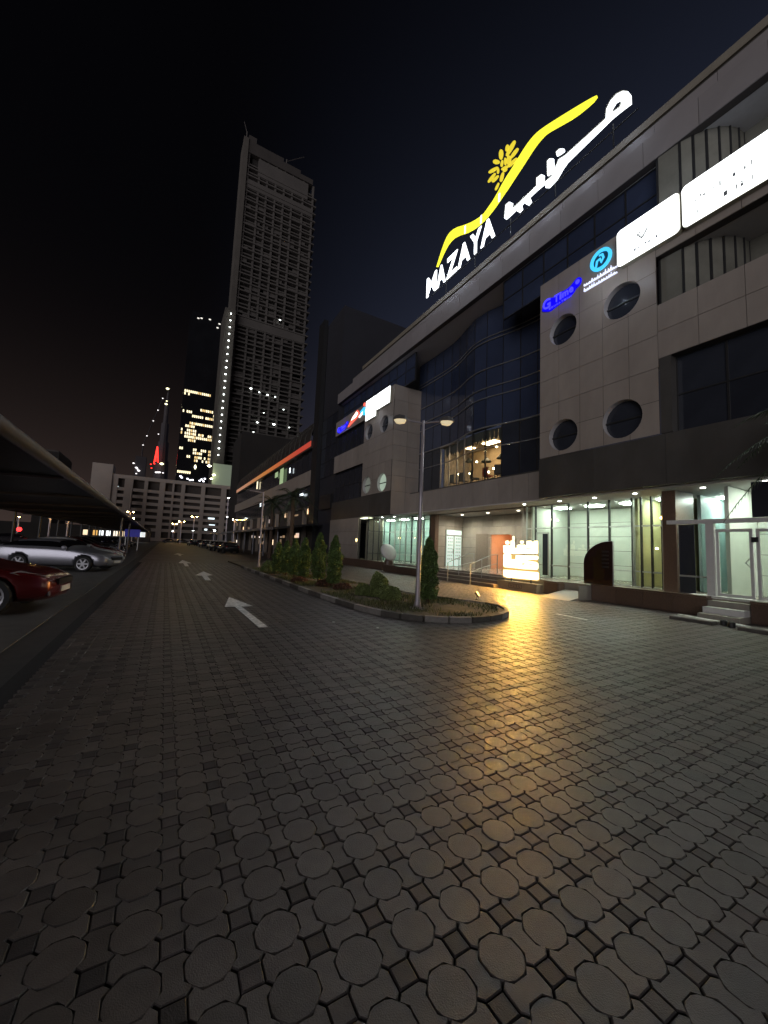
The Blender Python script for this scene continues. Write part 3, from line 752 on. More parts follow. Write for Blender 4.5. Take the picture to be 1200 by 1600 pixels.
# rooms behind glass: room A2 (yellowish) Y 6.6-7.7 ; room A1 Y 7.7-12.4
def room(x0, x1, y0, y1, wallm, z0=FL, z1=CE, npan=(2, 3), lampm=None, back=True, rows=5):
    if back:
        Bx('wall', M_clad_back, mall, x1+.003, x1+.15, y0, y1, z0, z1)
        panels(mall, x1, y0, y1, z0, z1, max(1, int(round((y1-y0)/1.3))), rows, m=wallm, name='wall_panel', gap=.018)
    for yy in (y0, y1-.1): Bx('wall', wallm, mall, x0+.1, x1-.035, yy, yy+.1, z0, z1)
    for i in range(npan[0]):
        for j in range(npan[1]):
            cx_ = x0+(x1-x0)*(i+.5)/npan[0]; cy_ = y0+(y1-y0)*(j+.5)/npan[1]
            Bx('ceiling_lamp', lampm or M_ceil_panel, mall, cx_-.22, cx_+.22, cy_-.3, cy_+.3, z1-.03, z1-.004)
room(14.9, 17.6, 7.75, 12.35, M_wall_in, npan=(1, 3))
room(14.9, 17.0, 6.35, 7.72, M_yellow_in, npan=(1, 1))
room(15.4, 18.0, 4.9, 6.0, M_teal_in, npan=(1, 1))
room(14.0, 16.2, 1.0, 4.8, M_wall_in, npan=(1, 2))
room(15.0, 18.0, YN, .9, M_wall_in, npan=(1, 2))
def shopfront(y0, y1, cuts, zc=(1.05, 2.68), m=M_clear, X=XG, fr=M_white, mw=.05, dark=()):
    cuts = [y0] + list(cuts) + [y1]
    zz = [FL] + list(zc) + [CE]
    for i in range(len(cuts)-1):
        for j in range(len(zz)-1):
            Bx('glass_pane', m, mall, X, X+.02, cuts[i]+mw/2, cuts[i+1]-mw/2, zz[j]+.03, zz[j+1]-.03)
    for i, c in enumerate(cuts): Bx('mullion', M_mull if i in dark else fr, mall, X-.03, X+.06, c-mw/2, c+mw/2, FL, CE)
    for z in zz[:-1]: Bx('transom', fr, mall, X-.025, X+.055, y0, y1, z-.025, z+.025)
M_frame = mat('frame_pale', (0.42, 0.44, 0.40), 0.4, metal=.3, noise=.05)
shopfront(7.72, 12.45, (8.56, 9.42, 10.28, 11.1, 11.95), fr=M_frame, dark=(0, 1, 2, 3, 4, 5))
shopfront(6.35, 7.70, (6.75, 7.08, 7.42), fr=M_frame, dark=(0, 1, 2, 3))
MB().tube([(14.2, 6.45, FL), (14.2, 6.45, CE)], .03, 8).build('column', M_alu, mall)
# glazed door inside the A shopfront
dr = Bx('door', M_frame, mall, XG-.07, XG-.032, 11.18, 11.24, FL+.04, 2.5); Bx('door_frame', M_frame, dr, XG-.07, XG-.032, 11.24, 11.85, 2.44, 2.5); Bx('door_frame', M_frame, dr, XG-.07, XG-.032, 11.80, 11.86, FL+.04, 2.44)
Bx('door_glass', M_navy2, dr, XG-.06, XG-.04, 11.24, 11.52, FL+.1, 2.43)
MB().tube([(XG-.09, 11.62, 1.35), (XG-.14, 11.56, 1.5), (XG-.09, 11.62, 1.65)], .012, 6).build('handle', M_alu, dr)
Bx('column', M_granite, mall, 13.9, 15.1, 5.95, 6.33, FL, CE)
for i, (a, b) in enumerate(((4.9, 5.5), (5.52, 5.93))):
    Bx('glass_pane', M_clear if i == 0 else M_navy2, mall, 14.0, 14.02, a, b, FL, 2.62)
Bx('transom', M_frame, mall, 13.97, 14.05, 4.9, 5.93, 1.02, 1.07)
# entrance vestibule on the right
vest = thing('entrance_vestibule', 'white framed glazed entrance doors at the right end of the mall front', 'entrance', (0, 0, 0))
XV = 13.75
Bx('head_beam', M_white, vest, XV-.1, XV+.08, -1.0, 6.1, 2.62, 2.74)
Bx('column', M_white, vest, XV-.08, XV+.08, 4.93, 5.12, FL, 2.62)
Bx('floor_sill', M_white, vest, XV-.22, XV+.1, -1.0, 5.5, FL-.03, FL+.05)
for (a, b) in ((4.1, 4.9), (3.2, 4.03), (2.3, 3.13), (1.4, 2.23)):
    d_ = Bx('door', M_white, vest, XV-.03, XV+.03, a, a+.07, FL+.06, 2.45)
    Bx('door_stile', M_white, d_, XV-.03, XV+.03, b-.07, b, FL+.06, 2.45)
    Bx('door_rail', M_white, d_, XV-.03, XV+.03, a+.07, b-.07, 2.37, 2.45)
    Bx('door_rail', M_white, d_, XV-.03, XV+.03, a+.07, b-.07, FL+.06, FL+.14)
    Bx('door_glass', M_clear, d_, XV-.01, XV+.01, a+.07, b-.07, FL+.14, 2.37)
    MB().tube([(XV-.05, a+.06, 1.40), (XV-.10, a+.14, 1.52), (XV-.05, a+.06, 1.65)], .014, 6).build('handle', M_alu, d_)
Bx('glass_pane', M_navy2, vest, XV+.02, XV+.04, -1.0, 4.1, 2.76, CE)
Bx('door_closer', M_mull, vest, XV-.06, XV-.03, 3.98, 4.12, 2.08, 2.22)
# downlights in the soffit in front
for (y_, x_) in ((12.0, 14.1), (10.2, 14.1), (8.7, 14.1), (7.2, 14.0), (3.85, 13.95), (5.3, 14.1), (2.0, 14.0), (23.6, 14.2), (25.0, 14.0)):
    MB().lathe([(0.06, -.012), (0.06, 0)], (x_, y_, CE+.025), 12).build('downlight', M_ceil_lamp, mall)
    d = bpy.data.lights.new('downlight_beam', 'SPOT'); d.energy = 130; d.color = (0.93, 1.0, 0.88); d.shadow_soft_size = 0.0; d.spot_size = math.radians(150); d.spot_blend = 1.0
    o = bpy.data.objects.new('downlight_beam', d); COL.objects.link(o); o.location = (x_, y_, CE-.02)
# reflections of lamps, built as small glowing beads inside the rooms
for (y_, z_) in ((11.4, 3.1), (11.75, 3.15), (7.3, 1.9), (6.8, 1.85)):
    MB().lathe([(.02, -.03), (.045, 0), (.02, .03)], (15.6, y_, z_), 8).build('bulb_or_glint', M_bulb_glint, mall)
q = PX(1034, 809, 14.4); MB().lathe([(.03, -.05), (.075, 0), (.03, .05)], tuple(q), 10).build('lantern_glint', emat('amber_glint', (1.0, .6, .15), 12), mall)  # glowing bead built for the reflection of an orange lamp
# ---- lobby recess
XL2 = 17.15; LZ = 0.42
Bx('wall', M_clad_back, mall, XL2+.005, XL2+.2, 12.5, 19.6, LZ, CE) if False else None
def holed_panels(X, y0, y1, z0, z1, ny, nz, m, oy0, oy1, oz1):
    dy = (y1-y0)/ny; dz = (z1-z0)/nz
    for i in range(ny):
        for j in range(nz):
            a0, a1, b0, b1 = y0+i*dy, y0+(i+1)*dy, z0+j*dz, z0+(j+1)*dz
            if b0 < oz1-.05 and a1 > oy0 and a0 < oy1:
                if a0 < oy0-.05: Bx('stone_panel', m, mall, X-.03, X+.1, a0+.008, oy0, b0+.008, b1-.008)
                if a1 > oy1+.05: Bx('stone_panel', m, mall, X-.03, X+.1, oy1, a1-.008, b0+.008, b1-.008)
                continue
            Bx('stone_panel', m, mall, X-.03, X+.1, a0+.008, a1-.008, b0+.008, b1-.008)
OY0, OY1, OZ = 15.45, 17.12, 2.56
Bx('lintel_panel', M_stone, mall, XL2-.03, XL2+.1, OY0+.005, OY1-.005, OZ, LZ+4*(CE-LZ)/5-.008)
holed_panels(XL2, 12.5, 19.6, LZ, CE, 8, 5, M_stone, OY0, OY1, OZ)
panelsY(mall, 19.63, 15.0, 17.12, LZ, CE, 3, 5, m=M_stone, name='stone_panel')
Bx('wall', M_clad_back, mall, 15.0, 17.4, 19.64, 19.8, LZ, CE)
Bx('pilaster', M_granite, mall, 14.72, 15.0, 19.45, 19.95, 0.1, CE)
Bx('dark_panel', M_stone_step, mall, XL2-.06, XL2-.032, 17.25, 18.3, LZ, 2.6)
# warm lit passage
Bx('wall', M_orange_in, mall, 19.0, 19.1, 15.0, 17.6, LZ, 2.7); Bx('wall', M_orange_in, mall, XL2+.12, 19.0, 17.3, 17.4, LZ, 2.7); Bx('wall', M_orange_in, mall, XL2+.12, 19.0, 15.2, 15.3, LZ, 2.7)
Bx('ceiling', M_orange_in, mall, XL2+.12, 19.0, 15.2, 17.4, 2.72, 2.8)
Bx('ceiling_lamp', M_warm_panel, mall, 17.7, 18.3, 16.0, 16.7, 2.69, 2.715)
Bx('dado_rail', M_granite, mall, 18.95, 18.99, 15.3, 17.3, 1.0, 1.05)
MB().lathe([(.13, -.01), (.16, 0), (.13, .01)], (18.96, 16.75, 1.9), 14, 'x').build('wall_clock', M_granite, mall)
Bx('floor_threshold', M_white, mall, XL2-.04, 19, OY0, OY1, LZ, LZ+.012)
# poster door in the side wall
pd = Bx('door', M_frame, mall, 15.68, 16.98, 19.53, 19.59, LZ, 2.84)
M_door_lit = mat('frosted_door_glass', (0.6, 0.7, 0.66), 0.3, noise=.15, nscale=6, emit=(0.62, 0.88, 0.80), es=0.55)
Bx('door_glass', M_door_lit, pd, 15.73, 16.27, 19.505, 19.528, LZ+.1, 2.42); Bx('door_glass', M_door_lit, pd, 16.39, 16.93, 19.505, 19.528, LZ+.1, 2.42)
Bx('fanlight', mat('fanlight_glass', (.6, .7, .66), .3, emit=(.75, .92, .86), es=.85), pd, 15.73, 16.93, 19.505, 19.528, 2.52, 2.80)
for xx in (15.80, 15.95, 16.10, 16.46, 16.61, 16.76):
    for zz in np.arange(.9, 2.3, .22): Bx('poster_mark', M_mark_l, pd, xx, xx+.1, 19.498, 19.503, zz, zz+.12)
MB().tube([(16.24, 19.49, 1.3), (16.2, 19.44, 1.45), (16.24, 19.49, 1.6)], .014, 6).build('handle', M_mull, pd)
MB().tube([(14.9, 12.75, 0.1), (14.9, 12.75, CE)], .07, 12).build('column', M_stone, mall)
def beam(loc, power, color):
    d = bpy.data.lights.new('downlight_beam', 'SPOT'); d.energy = power; d.color = color; d.shadow_soft_size = 0.0; d.spot_size = math.radians(165); d.spot_blend = 1.0
    o = bpy.data.objects.new('downlight_beam', d); COL.objects.link(o); o.location = loc
for yy in (14.0, 16.2, 18.4): MB().lathe([(0.08, -.01), (0.08, 0)], (16.0, yy, CE+.02), 12).build('downlight', emat('lobby_downlight_%d' % int(yy), (1.0, .93, .74), 9), mall); beam((16.0, yy, CE-.03), 230, (1.0, .93, .74))
# ---- B ground floor
shopfront(20.1, 25.2, (20.8, 21.5, 22.2, 22.95, 23.7, 24.45), fr=M_frame, dark=(0, 3, 7))
room(14.9, 17.0, 20.0, 28.0, mat('interior_pale_teal', (0.45, 0.58, 0.54), 0.6, noise=.08), npan=(1, 4))
# side glass facing the lobby, ground wall of B
for k in range(4):
    xa = 12.95+k*.46; Bx('glass_pane', M_clear, mall, xa+.03, xa+.43, 25.2, 25.22, FL, CE)
    Bx('mullion', M_mull, mall, xa-.03, xa+.03, 25.17, 25.23, FL, CE)
for z in (1.05, 2.68): Bx('transom', M_mull, mall, 12.95, 14.78, 25.18, 25.23, z-.02, z+.02)
Bx('wall', M_stone, mall, 14.2, 14.3, 25.3, 28.0, FL, CE)
Bx('ceiling_lamp', emat('pale_yellow_panel', (.95, 1, .7), 3.0), mall, 13.2, 13.7, 26.0, 27.4, 3.70, 3.72)
Bx('wall', M_clad_back, mall, XF-.08, XF+.1, 27.2, 33.2, 0.5, 3.79)
panels(mall, XF-.08, 27.2, 33.2, .5, 3.79, 5, 3, m=M_clad)
Bx('wall_lamp', emat('doorbell_lamp', (1, .75, .3), 6), mall, XF-.16, XF-.115, 27.3, 27.45, 1.9, 2.1)
# ---- cafe interior upstairs
M_cafe_wall = mat('cafe_wall', (0.62, 0.47, 0.30), 0.6, noise=.2, nscale=1.5)
Bx('wall', M_cafe_wall, mall, 17.9, 18.0, 12.5, 21, 5.4, 8.25)
Bx('wall', M_cafe_wall, mall, 15.6, 19, 13.6, 13.7, 5.4, 8.25)
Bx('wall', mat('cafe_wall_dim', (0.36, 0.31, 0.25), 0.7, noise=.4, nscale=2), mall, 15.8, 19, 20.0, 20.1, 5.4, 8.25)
Bx('ceiling', mat('cafe_ceiling', (0.35, 0.3, 0.24), .8), mall, 15.3, 19, 13.7, 20, 8.2, 8.27)
Bx('ceiling_lamp', M_warm_panel, mall, 16.6, 17.0, 18.4, 18.9, 8.15, 8.19)
Bx('floor', M_floor_in, mall, 15.4, 19, 13.7, 20, 5.36, 5.42)
Bx('ceiling_lamp', MATS['warm_ceiling_panel'], mall, 17.0, 17.4, 14.6, 15.0, 8.15, 8.19)
Bx('ceiling_lamp', emat('cafe_panel', (1.0, .7, .42), 26), mall, 16.6, 17.1, 16.4, 17.4, 8.15, 8.19)
dp = MB()
for k in range(24):   # scalloped drape along the head of the windows
    y0 = 13.95+k*.24; dp.prism([(y0, 8.2), (y0+.24, 8.2), (y0+.24, 7.78), (y0+.12, 7.62-.06*(k % 3)), (y0, 7.78)], fX, cw(y0)+.22, cw(y0)+.24)
dp.build('window_drape', mat('drape_grey', (.12, .115, .11), .8), mall)
for i, (y_, z_) in enumerate(((14.6, 7.45), (15.6, 7.5), (16.6, 7.45), (14.9, 7.0), (13.98, 6.85), (17.9, 6.3), (18.7, 6.35), (17.2, 6.9), (15.9, 6.3), (16.1, 6.1))):
    MB().lathe([(.02, -.05), (.06, 0), (.02, .05)], (15.9+.1*(i % 3), y_, z_), 8).build('bulb_or_glint', M_bulb_glint, mall)
for k, (y_, z_, r_) in enumerate(((16.7, 7.0, .30), (15.55, 7.0, .26), (18.2, 7.25, .25))):
    tag(MB().lathe([(.05, .12), (r_, -.12), (r_*.9, -.16), (.04, .05)], (16.3, y_, z_), 14).tube([(16.3, y_, z_+.1), (16.3, y_, 8.2)], .012, 5).build('pendant_shade', mat('shade_%d' % k, (.05, .06, .05), .5)),
        ('round dark pendant lamp shade in the middle of the cafe windows upstairs', 'square-looking dark pendant shade beside the brightest cafe pane', 'pale pendant shade at the dim end of the cafe windows')[k], 'lamp shade', 'pendant lamps in the upstairs cafe')
for k, (y_, cc) in enumerate(((14.4, (.25, .2, .15)), (15.3, (.12, .1, .1)), (16.2, (.3, .06, .04)), (17.3, (.2, .2, .18)), (18.3, (.14, .12, .1)), (19.2, (.2, .18, .16)))):
    ch = thing('cafe_chair', ['pale chair at the bright end of the upstairs cafe window', 'dark chair beside the yellow flowers lamp in the cafe window', 'red chair in the middle of the upstairs cafe window', 'grey chair behind the third cafe pane', 'brown chair in the dim part of the cafe window', 'last pale chair by the dim end of the cafe window'][k], 'chair', (15.95, y_, 5.42), random.uniform(-.5, .5), 'chairs along the upstairs cafe window')
    m_ = mat('cafe_chair_%d' % k, cc, .6)
    Bx('seat', m_, ch, -.22, .22, -.22, .22, .42, .48); Bx('backrest', m_, ch, -.24, -.19, -.22, .22, .48, .95)
    for a, b in ((-.2, -.2), (.2, -.2), (-.2, .2), (.2, .2)): MB().tube([(a, b, 0), (a, b, .42)], .02, 5).build('leg', M_mull, ch)

# ------------------------------------------------------------------ low walls, steps, rails, ramp
def lowwall(x0, x1, y0, y1, z1, n, label, cap=M_granite):
    t = thing('low_wall', label, 'wall', (0, 0, 0), group='granite faced low walls along the mall')
    Bx('core', M_clad_back, t, x0+.03, x1-.01, y0+.01, y1-.01, -.02, z1-.05)
    panels(t, x0+.032, y0, y1, 0.0, z1-.05, n, 1, m=M_granite, name='stone_slab', gap=.008)
    panelsY(t, y0+.012, x0+.032, x1, 0.0, z1-.05, 1, 1, m=M_granite, name='stone_slab', gap=.004)
    dy = (y1-y0)/n
    for i in range(n): Bx('coping_stone', cap, t, x0-.03, x1, y0+i*dy+.004, y0+(i+1)*dy-.004, z1-.048, z1)
lowwall(13.05, 13.34, 4.9, 8.2, .56, 4, 'brown granite low wall below the fin sculpture, right of the ramp')
lowwall(13.05, 13.34, -7.0, 4.0, .56, 10, 'dark granite low wall below the white doors at the right edge')
lowwall(12.95, 13.34, 9.45, 10.05, .50, 1, 'short brown granite wall block between the lit greeting sign and the ramp')
lowwall(12.3, 12.9, 17.4, 21.6, .42, 5, 'low granite planter wall in front of the mint lit shopfront')
lowwall(12.75, 13.1, 22.6, 33.0, .55, 10, 'dim granite low wall below the far shopfront, past the dish')
rp = MB().prism([(11.9, 0.003), (15, FL), (15, -.02), (11.9, -.02)], lambda a, b, d: (a, d, b), 8.25, 9.42).build('ramp', M_stone); tag(rp, kind='structure')
for k in range(14):
    x_ = 12.1+k*.085; 
tag(MB().box(12.4, 14.6, 8.22, 8.26, .0, .5).build('ramp_kerb', M_stone), kind='structure')
st = thing('entrance_steps', 'wide brown stone steps up to the mall lobby', 'steps', (0, 0, 0))
prev = None
for k in range(3):
    y0, y1 = 12.1, 17.35; x0 = 12.35+k*.33
    Bx('step', M_stone_step, st, x0, 13.37 if k == 2 else 13.36-.003*k, y0+.0, y1-.002*k, -.02 if k == 0 else .14*k+.001, .14*(k+1))
Bx('landing', M_stone_step, st, 13.345, 13.36, 12.1, 17.35, 0, .42) if False else None
for k, (y_, lb) in enumerate(((13.4, 'stainless handrail on the lobby steps nearer the lit greeting sign'), (15.0, 'stainless handrail on the lobby steps nearer the island cypress'))):
    t = thing('handrail', lb, 'handrail', (0, 0, 0), group='stainless handrails on the steps')
    MB().tube([(12.2, y_, 0), (12.2, y_, .92), (12.35, y_, .98), (13.5, y_, 1.38), (13.9, y_, 1.4), (13.9, y_, .5)], .022, 8).build('rail', M_alu, t)
    MB().tube([(12.9, y_, .3), (12.9, y_, 1.17)], .018, 8).build('post', M_alu, t)
    MB().tube([(12.2, y_, .55), (13.0, y_, .8), (13.9, y_, .98)], .012, 6).build('mid_rail', M_alu, t)

# right side: dark kerb pieces with pale debris and small steps
for a, lb in (((11.55, 11.85, 4.25, 5.15), 'dark kerb block lying before the mall wall, left of the pale pipes'), ((11.45, 11.75, 1.6, 3.75), 'long dark kerb block at the right edge of the paving')):
    k_ = Bx('kerb_block', M_kerb_b, None, a[0], a[1], a[2], a[3], 0, .07); tag(k_, lb, 'kerb', 'loose dark kerb blocks')
    Bx('top_edge', M_kerb_w, k_, a[0]+.05, a[1], a[2]+.02, a[3]-.02, .071, .085)
es = thing('door_steps', 'small pale steps between the two granite walls at the white doors', 'steps', (0, 0, 0))
for k in range(3): Bx('step', (M_stone, M_white, M_stone)[k], es, 12.4+k*.32, 13.4-.004*k, 4.02, 4.88, -.01 if k == 0 else .155*k+.001, .155*(k+1))
for k in range(3):
    pp = MB().tube([(11.9+.1*k, 3.6+.1*k, .035), (12.05+.05*k, 4.3, .035), (12.25+.06*k, 5.1+.1*k, .035)], .03, 8)
    tag(pp.build('plastic_pipe', M_white), ('pale pipe lying closest to the dark kerb blocks', 'pale pipe in the middle of the loose three by the door steps', 'pale pipe lying closest to the door steps')[k], 'pipe', 'pale pipes on the paving by the doors')
for k in range(2): tag(MB().lathe([(.07, 0), (.07, .12), (.03, .14)], (11.75+.15*k, 3.95+.2*k, 0), 10).build('cable_reel', M_mull), ('black stub between the two dark kerb blocks', 'second black stub, nearer the door steps')[k], 'stub', 'black stubs by the kerb blocks')

# fin sculpture
sc = thing('fin_sculpture', 'dark glossy fin shaped board with slots standing on the granite wall', 'sculpture', (0, 0, 0))
fpts = []
for k in range(9):
    a = k/8*PI/2; fpts.append((7.5+1.02*math.cos(a)*1.0, .56+.72+.78*math.sin(a)))
pol = [(7.5, .56), (8.52, .56)] + fpts
M_fin = mat('fin_lacquer', (0.03, 0.012, 0.009), 0.12, noise=.2, coat=.8)
MB().prism(pol, fX, 13.12, 13.2).build('board', M_fin, sc)
for k in range(5): Bx('slot', M_mull, sc, 13.108, 13.119, 7.62, 7.85, 1.15+k*.13, 1.21+k*.13)
MB().tube([(13.16, a, b) for a, b in [(7.5, .56)] + fpts[::-1]], .022, 6).build('rim', M_alu, sc)
# dish
dq = PX(608, 862, 12.8)
ds = thing('round_dish', 'white round dish tilted on a dark red stand before the mint shopfront', 'dish', (dq[0], dq[1], .42))
dz = dq[2]-.42
sh = MB().lathe([(.02, .10), (.35, .06), (.66, -.02), (.72, -.1), (.74, -.1), (.69, .02), (.36, .12), (.02, .16)], (0, 0, 0), 26).build('dish', M_white, ds, True, loc=(0, 0, dz)); sh.rotation_euler = (math.radians(58), math.radians(-12), math.radians(12)); sh.scale = (.82, .82, .82)
MB().lathe([(.30, 0), (.28, .3), (.2, .42), (.05, .45)], (0, 0, -.05), 12).tube([(0, 0, .3), (0, 0, dz-.05)], .04, 8).build('stand', M_granite, ds)

# ------------------------------------------------------------------ SIGNS
# rooftop sign
XS = 13.5
def Z1(p): return (640+p[0]/3, 120+p[1]/3)
rs = thing('rooftop_sign', 'huge lit rooftop sign with yellow wave, sunflower and white MAZAYA lettering', 'sign', (0, 0, 0))
up = [(128,892),(160,790),(183,738),(215,710),(258,697),(300,680),(345,650),(372,613),(400,572),(450,480),(480,435),(510,385),(535,345),(560,308),(590,272),(625,243),(700,195),(790,140),(850,105),(880,90)]
dn = [(882,98),(860,127),(780,192),(700,237),(645,268),(615,300),(590,332),(560,378),(530,425),(500,470),(470,517),(440,560),(410,605),(382,642),(345,685),(290,727),(220,750),(190,778),(165,822),(135,892)]
def sm2(p):
    return smoothpoly(p, 1)
sw = MB(); pxpoly(sw, [Z1(p) for p in sm2(up)+sm2(dn)], XS, .05); sw.build('wave', M_sign_yellow, rs)
tk = MB()
for (x_, y_) in ((260, 716), (335, 668), (420, 566)):
    q = PX(*Z1((x_, y_)), XS-.06); tk.box(XS-.07, XS-.055, q[1]-.05, q[1]+.05, q[2]-.22, q[2]+.22)
tk.build('highlight_bar', M_sign_white, rs)
for a, b, wd in (((640,225),(530,420),70),((540,275),(520,360),60),((438,355),(430,480),75),((690,335),(590,465),58),((672,487),(560,600),58),((320,530),(400,535),85),((255,695),(375,625),60),((440,600),(455,515),45),((500,480),(500,575),42),((243,840),(335,722),50),((305,840),(385,755),50),((430,830),(465,710),55),((350,965),(395,870),38),((450,650),(545,600),50),((382,710),(392,640),36),((560,450),(550,570),80),((470,680),(520,645),50)):
    A = np.array(a, float); B = np.array(b, float)
    pts = [A + (B-A)*t for t in (-.12, 0, .35, .65, 1, 1.12)]
    P = ribbon(pts, [wd*.2, wd*.6, wd*.85, wd*.8, wd*.55, wd*.2])
    mb = MB(); pxpoly(mb, [(740+p[0]/10, 200+p[1]/10) for p in P], XS-.03*random.random(), .04); mb.build('petal', M_sign_yellow2, rs)
Zs = lambda p: (660+p[0]/8.571, 330+p[1]/8.571)
# Latin letters fitted to where each one stands
for ch, x0, x1, in (('M', 60, 190), ('A', 196, 312), ('Z', 325, 470), ('A', 478, 640), ('Y', 640, 790), ('A', 785, 975)):
    # bottoms and tops follow the sign's base line
    def base(x): return 1150 - (x-60)*(1150-360)/(975-60)*1.0
    xa, xb = x0, x1
    pa = PX(*Zs((xa, base(xa))), XS); pb = PX(*Zs((xb, base(xb))), XS)
    letter(ch, M_sign_white, rs, XS, pa[1], pb[1], 17.72, 19.02, depth=.05, offset=.012 if ch == 'M' else .022)
# Arabic lettering
def fat(P, d):
    A = sum(P[i][0]*P[(i+1) % len(P)][1]-P[(i+1) % len(P)][0]*P[i][1] for i in range(len(P))); sg = 1 if A > 0 else -1; Q = []
    for i in range(len(P)):
        a, b, c = (np.array(P[(i+k) % len(P)], float) for k in (-1, 0, 1)); u = (b-a)/(np.linalg.norm(b-a)+1e-9); v = (c-b)/(np.linalg.norm(c-b)+1e-9)
        n_ = np.array([u[1]+v[1], -(u[0]+v[0])]); n_ /= np.linalg.norm(n_)+1e-9; Q.append(tuple(b+n_*d*sg))
    return Q
def arab(poly, name='letter'):
    mb = MB(); pxpoly(mb, fat([Z1(p) for p in poly], 0.75), XS, .05); o = mb.build(name, M_sign_white, rs)
    mb = MB(); pxpoly(mb, [Z1(p) for p in poly], XS+.13, .125); mb.build('return', M_sign_side, o); return o
arab([(924,196),(928,156),(948,116),(975,86),(1003,72),(1026,74),(1038,90),(1040,128),(1010,150),(972,180),(945,203),(742,402),(722,430),(692,482),(656,520),(642,520),(642,496),(674,468),(692,424),(704,392),(724,380),(734,374),(915,210),(960,170),(990,148),(1000,128),(988,112),(968,124),(952,150),(940,182)])
arab([(692,356),(708,342),(726,342),(727,350),(712,362),(695,372)], 'dot')
arab([(650,400),(660,388),(676,388),(677,430),(664,456),(651,464)])
arab([(600,478),(622,462),(632,466),(630,508),(600,532),(470,654),(455,668),(450,664),(455,604),(470,590),(484,596),(480,628),(600,515)])
arab([(512,610),(526,604),(530,622),(518,636),(508,630)], 'dot'); arab([(552,578),(566,572),(572,588),(560,602),(548,596)], 'dot')
def glow(name, loc, power, color):
    # the light an emitting sign face throws forward (towards -X)
    d = bpy.data.lights.new(name, 'SPOT'); d.energy = power; d.color = color; d.shadow_soft_size = 0.0; d.spot_size = math.radians(176); d.spot_blend = 0.35
    o = bpy.data.objects.new(name, d); COL.objects.link(o); o.location = loc; o.rotation_euler = Vector((1, 0, 0)).to_track_quat('Z', 'Y').to_euler(); return o
for y_ in (7.6, 10.0, 12.4, 14.8, 17.2, 18.6): glow('sign_light', (XS-1.5, y_, 18.1), 210, (0.92, 0.95, 1.0))
def wall_wash(loc, power, color=(0.72, 0.82, 1.0)):
    # unseen point light added before the signs to brighten the wall
    d = bpy.data.lights.new('added_wall_wash', 'POINT'); d.energy = power; d.color = color; d.shadow_soft_size = 0.0
    o = bpy.data.objects.new('added_wall_wash', d); COL.objects.link(o); o.location = loc
for y_ in (7.4, 9.4, 11.4, 13.4, 15.4, 17.4, 18.8): wall_wash((XS-1.0, y_, 18.0), 26)
for y_ in (6.6, 7.6): wall_wash((XF-.75, y_, 11.1), 7)
for y_ in (3.4, 4.8, 6.3): wall_wash((XF-.75, y_, 13.3), 8)
wall_wash((XF-.5, 9.5, 11.7), 3, (.1, .1, 1.0)); wall_wash((XF-.6, 31.5, 12.0), 8, (.1, .1, 1.0)); wall_wash((XF-.7, 24.8, 11.2), 10); wall_wash((XF-.7, 23.4, 13.2), 8)
for y_ in (3.2, 4.6, 6.2): glow('box_sign_light', (XF-.24, y_, 12.3), 170, (0.92, 0.97, 1.0))
for y_ in (23.8, 25.6): glow('box_sign_light', (XF-.24, y_, 12.2), 150, (0.92, 0.97, 1.0))
for y_ in (7.5, 10, 12.5, 15, 17.5):
    MB().tube([(XS+.05, y_, 17.0), (XS+.03, y_, 17.9)], .03, 6).build('support_post', M_mull, rs)
MB().tube([(XS+.03, 6.6, 17.62), (XS+.03, 19.0, 17.62)], .025, 6).build('support_rail', M_mull, rs)

# tenant signs
def lightbox(y0, y1, z0, z1, label, X=XF-.04, m=M_panel_white, depth=.16, r=.14):
    t = thing('tenant_sign', label, 'sign', (0, 0, 0), group='lit white tenant sign boxes')
    def rr(e):
        P = []
        for cx_, cy_, a0 in ((y1-r, z1-r, 0), (y0+r, z1-r, PI/2), (y0+r, z0+r, PI), (y1-r, z0+r, 1.5*PI)):
            for k in range(5): a = a0+k*PI/8; P.append((cx_+(r+e)*math.cos(a), cy_+(r+e)*math.sin(a)))
        return P
    MB().prism(rr(0.02), fX, X, X-depth).build('case', M_sign_side, t)
    MB().prism(rr(0), fX, X-depth-.002, X-depth-.02).build('face', m, t)
    return t, X-depth-.022
s1, xf = lightbox(5.24, 7.12, 11.6, 12.92, 'lit white sign box with a faint grey palm emblem on the near mall block')
mk = MB(); cy0, cz0 = 6.3, 12.35
for k in range(7):
    a = (k-3)*.42; pts = [(cy0-.02*math.sin(a), cz0-.22), (cy0-.17*math.sin(a), cz0+.02*math.cos(a)), (cy0-.36*math.sin(a), cz0+.26*math.cos(a)-.02*abs(k-3))]
    mk.prism(ribbon(pts, [.012, .03, .016]), fX, xf, xf-.004)
mk.build('palm_emblem', M_mark, s1)
mk = MB()
for k in range(9): mk.box(xf-.004, xf, 5.62+k*.11, 5.62+k*.11+.07, 11.83+.02*(k % 2), 11.87+.03*(k % 3))
tag(mk.build('faint_lettering', M_mark_l, s1), kind='stuff')
s2, xf = lightbox(2.2, 5.16, 11.6, 12.95, 'large lit white sign box with broken grey letter marks at the right edge')
mk = MB()
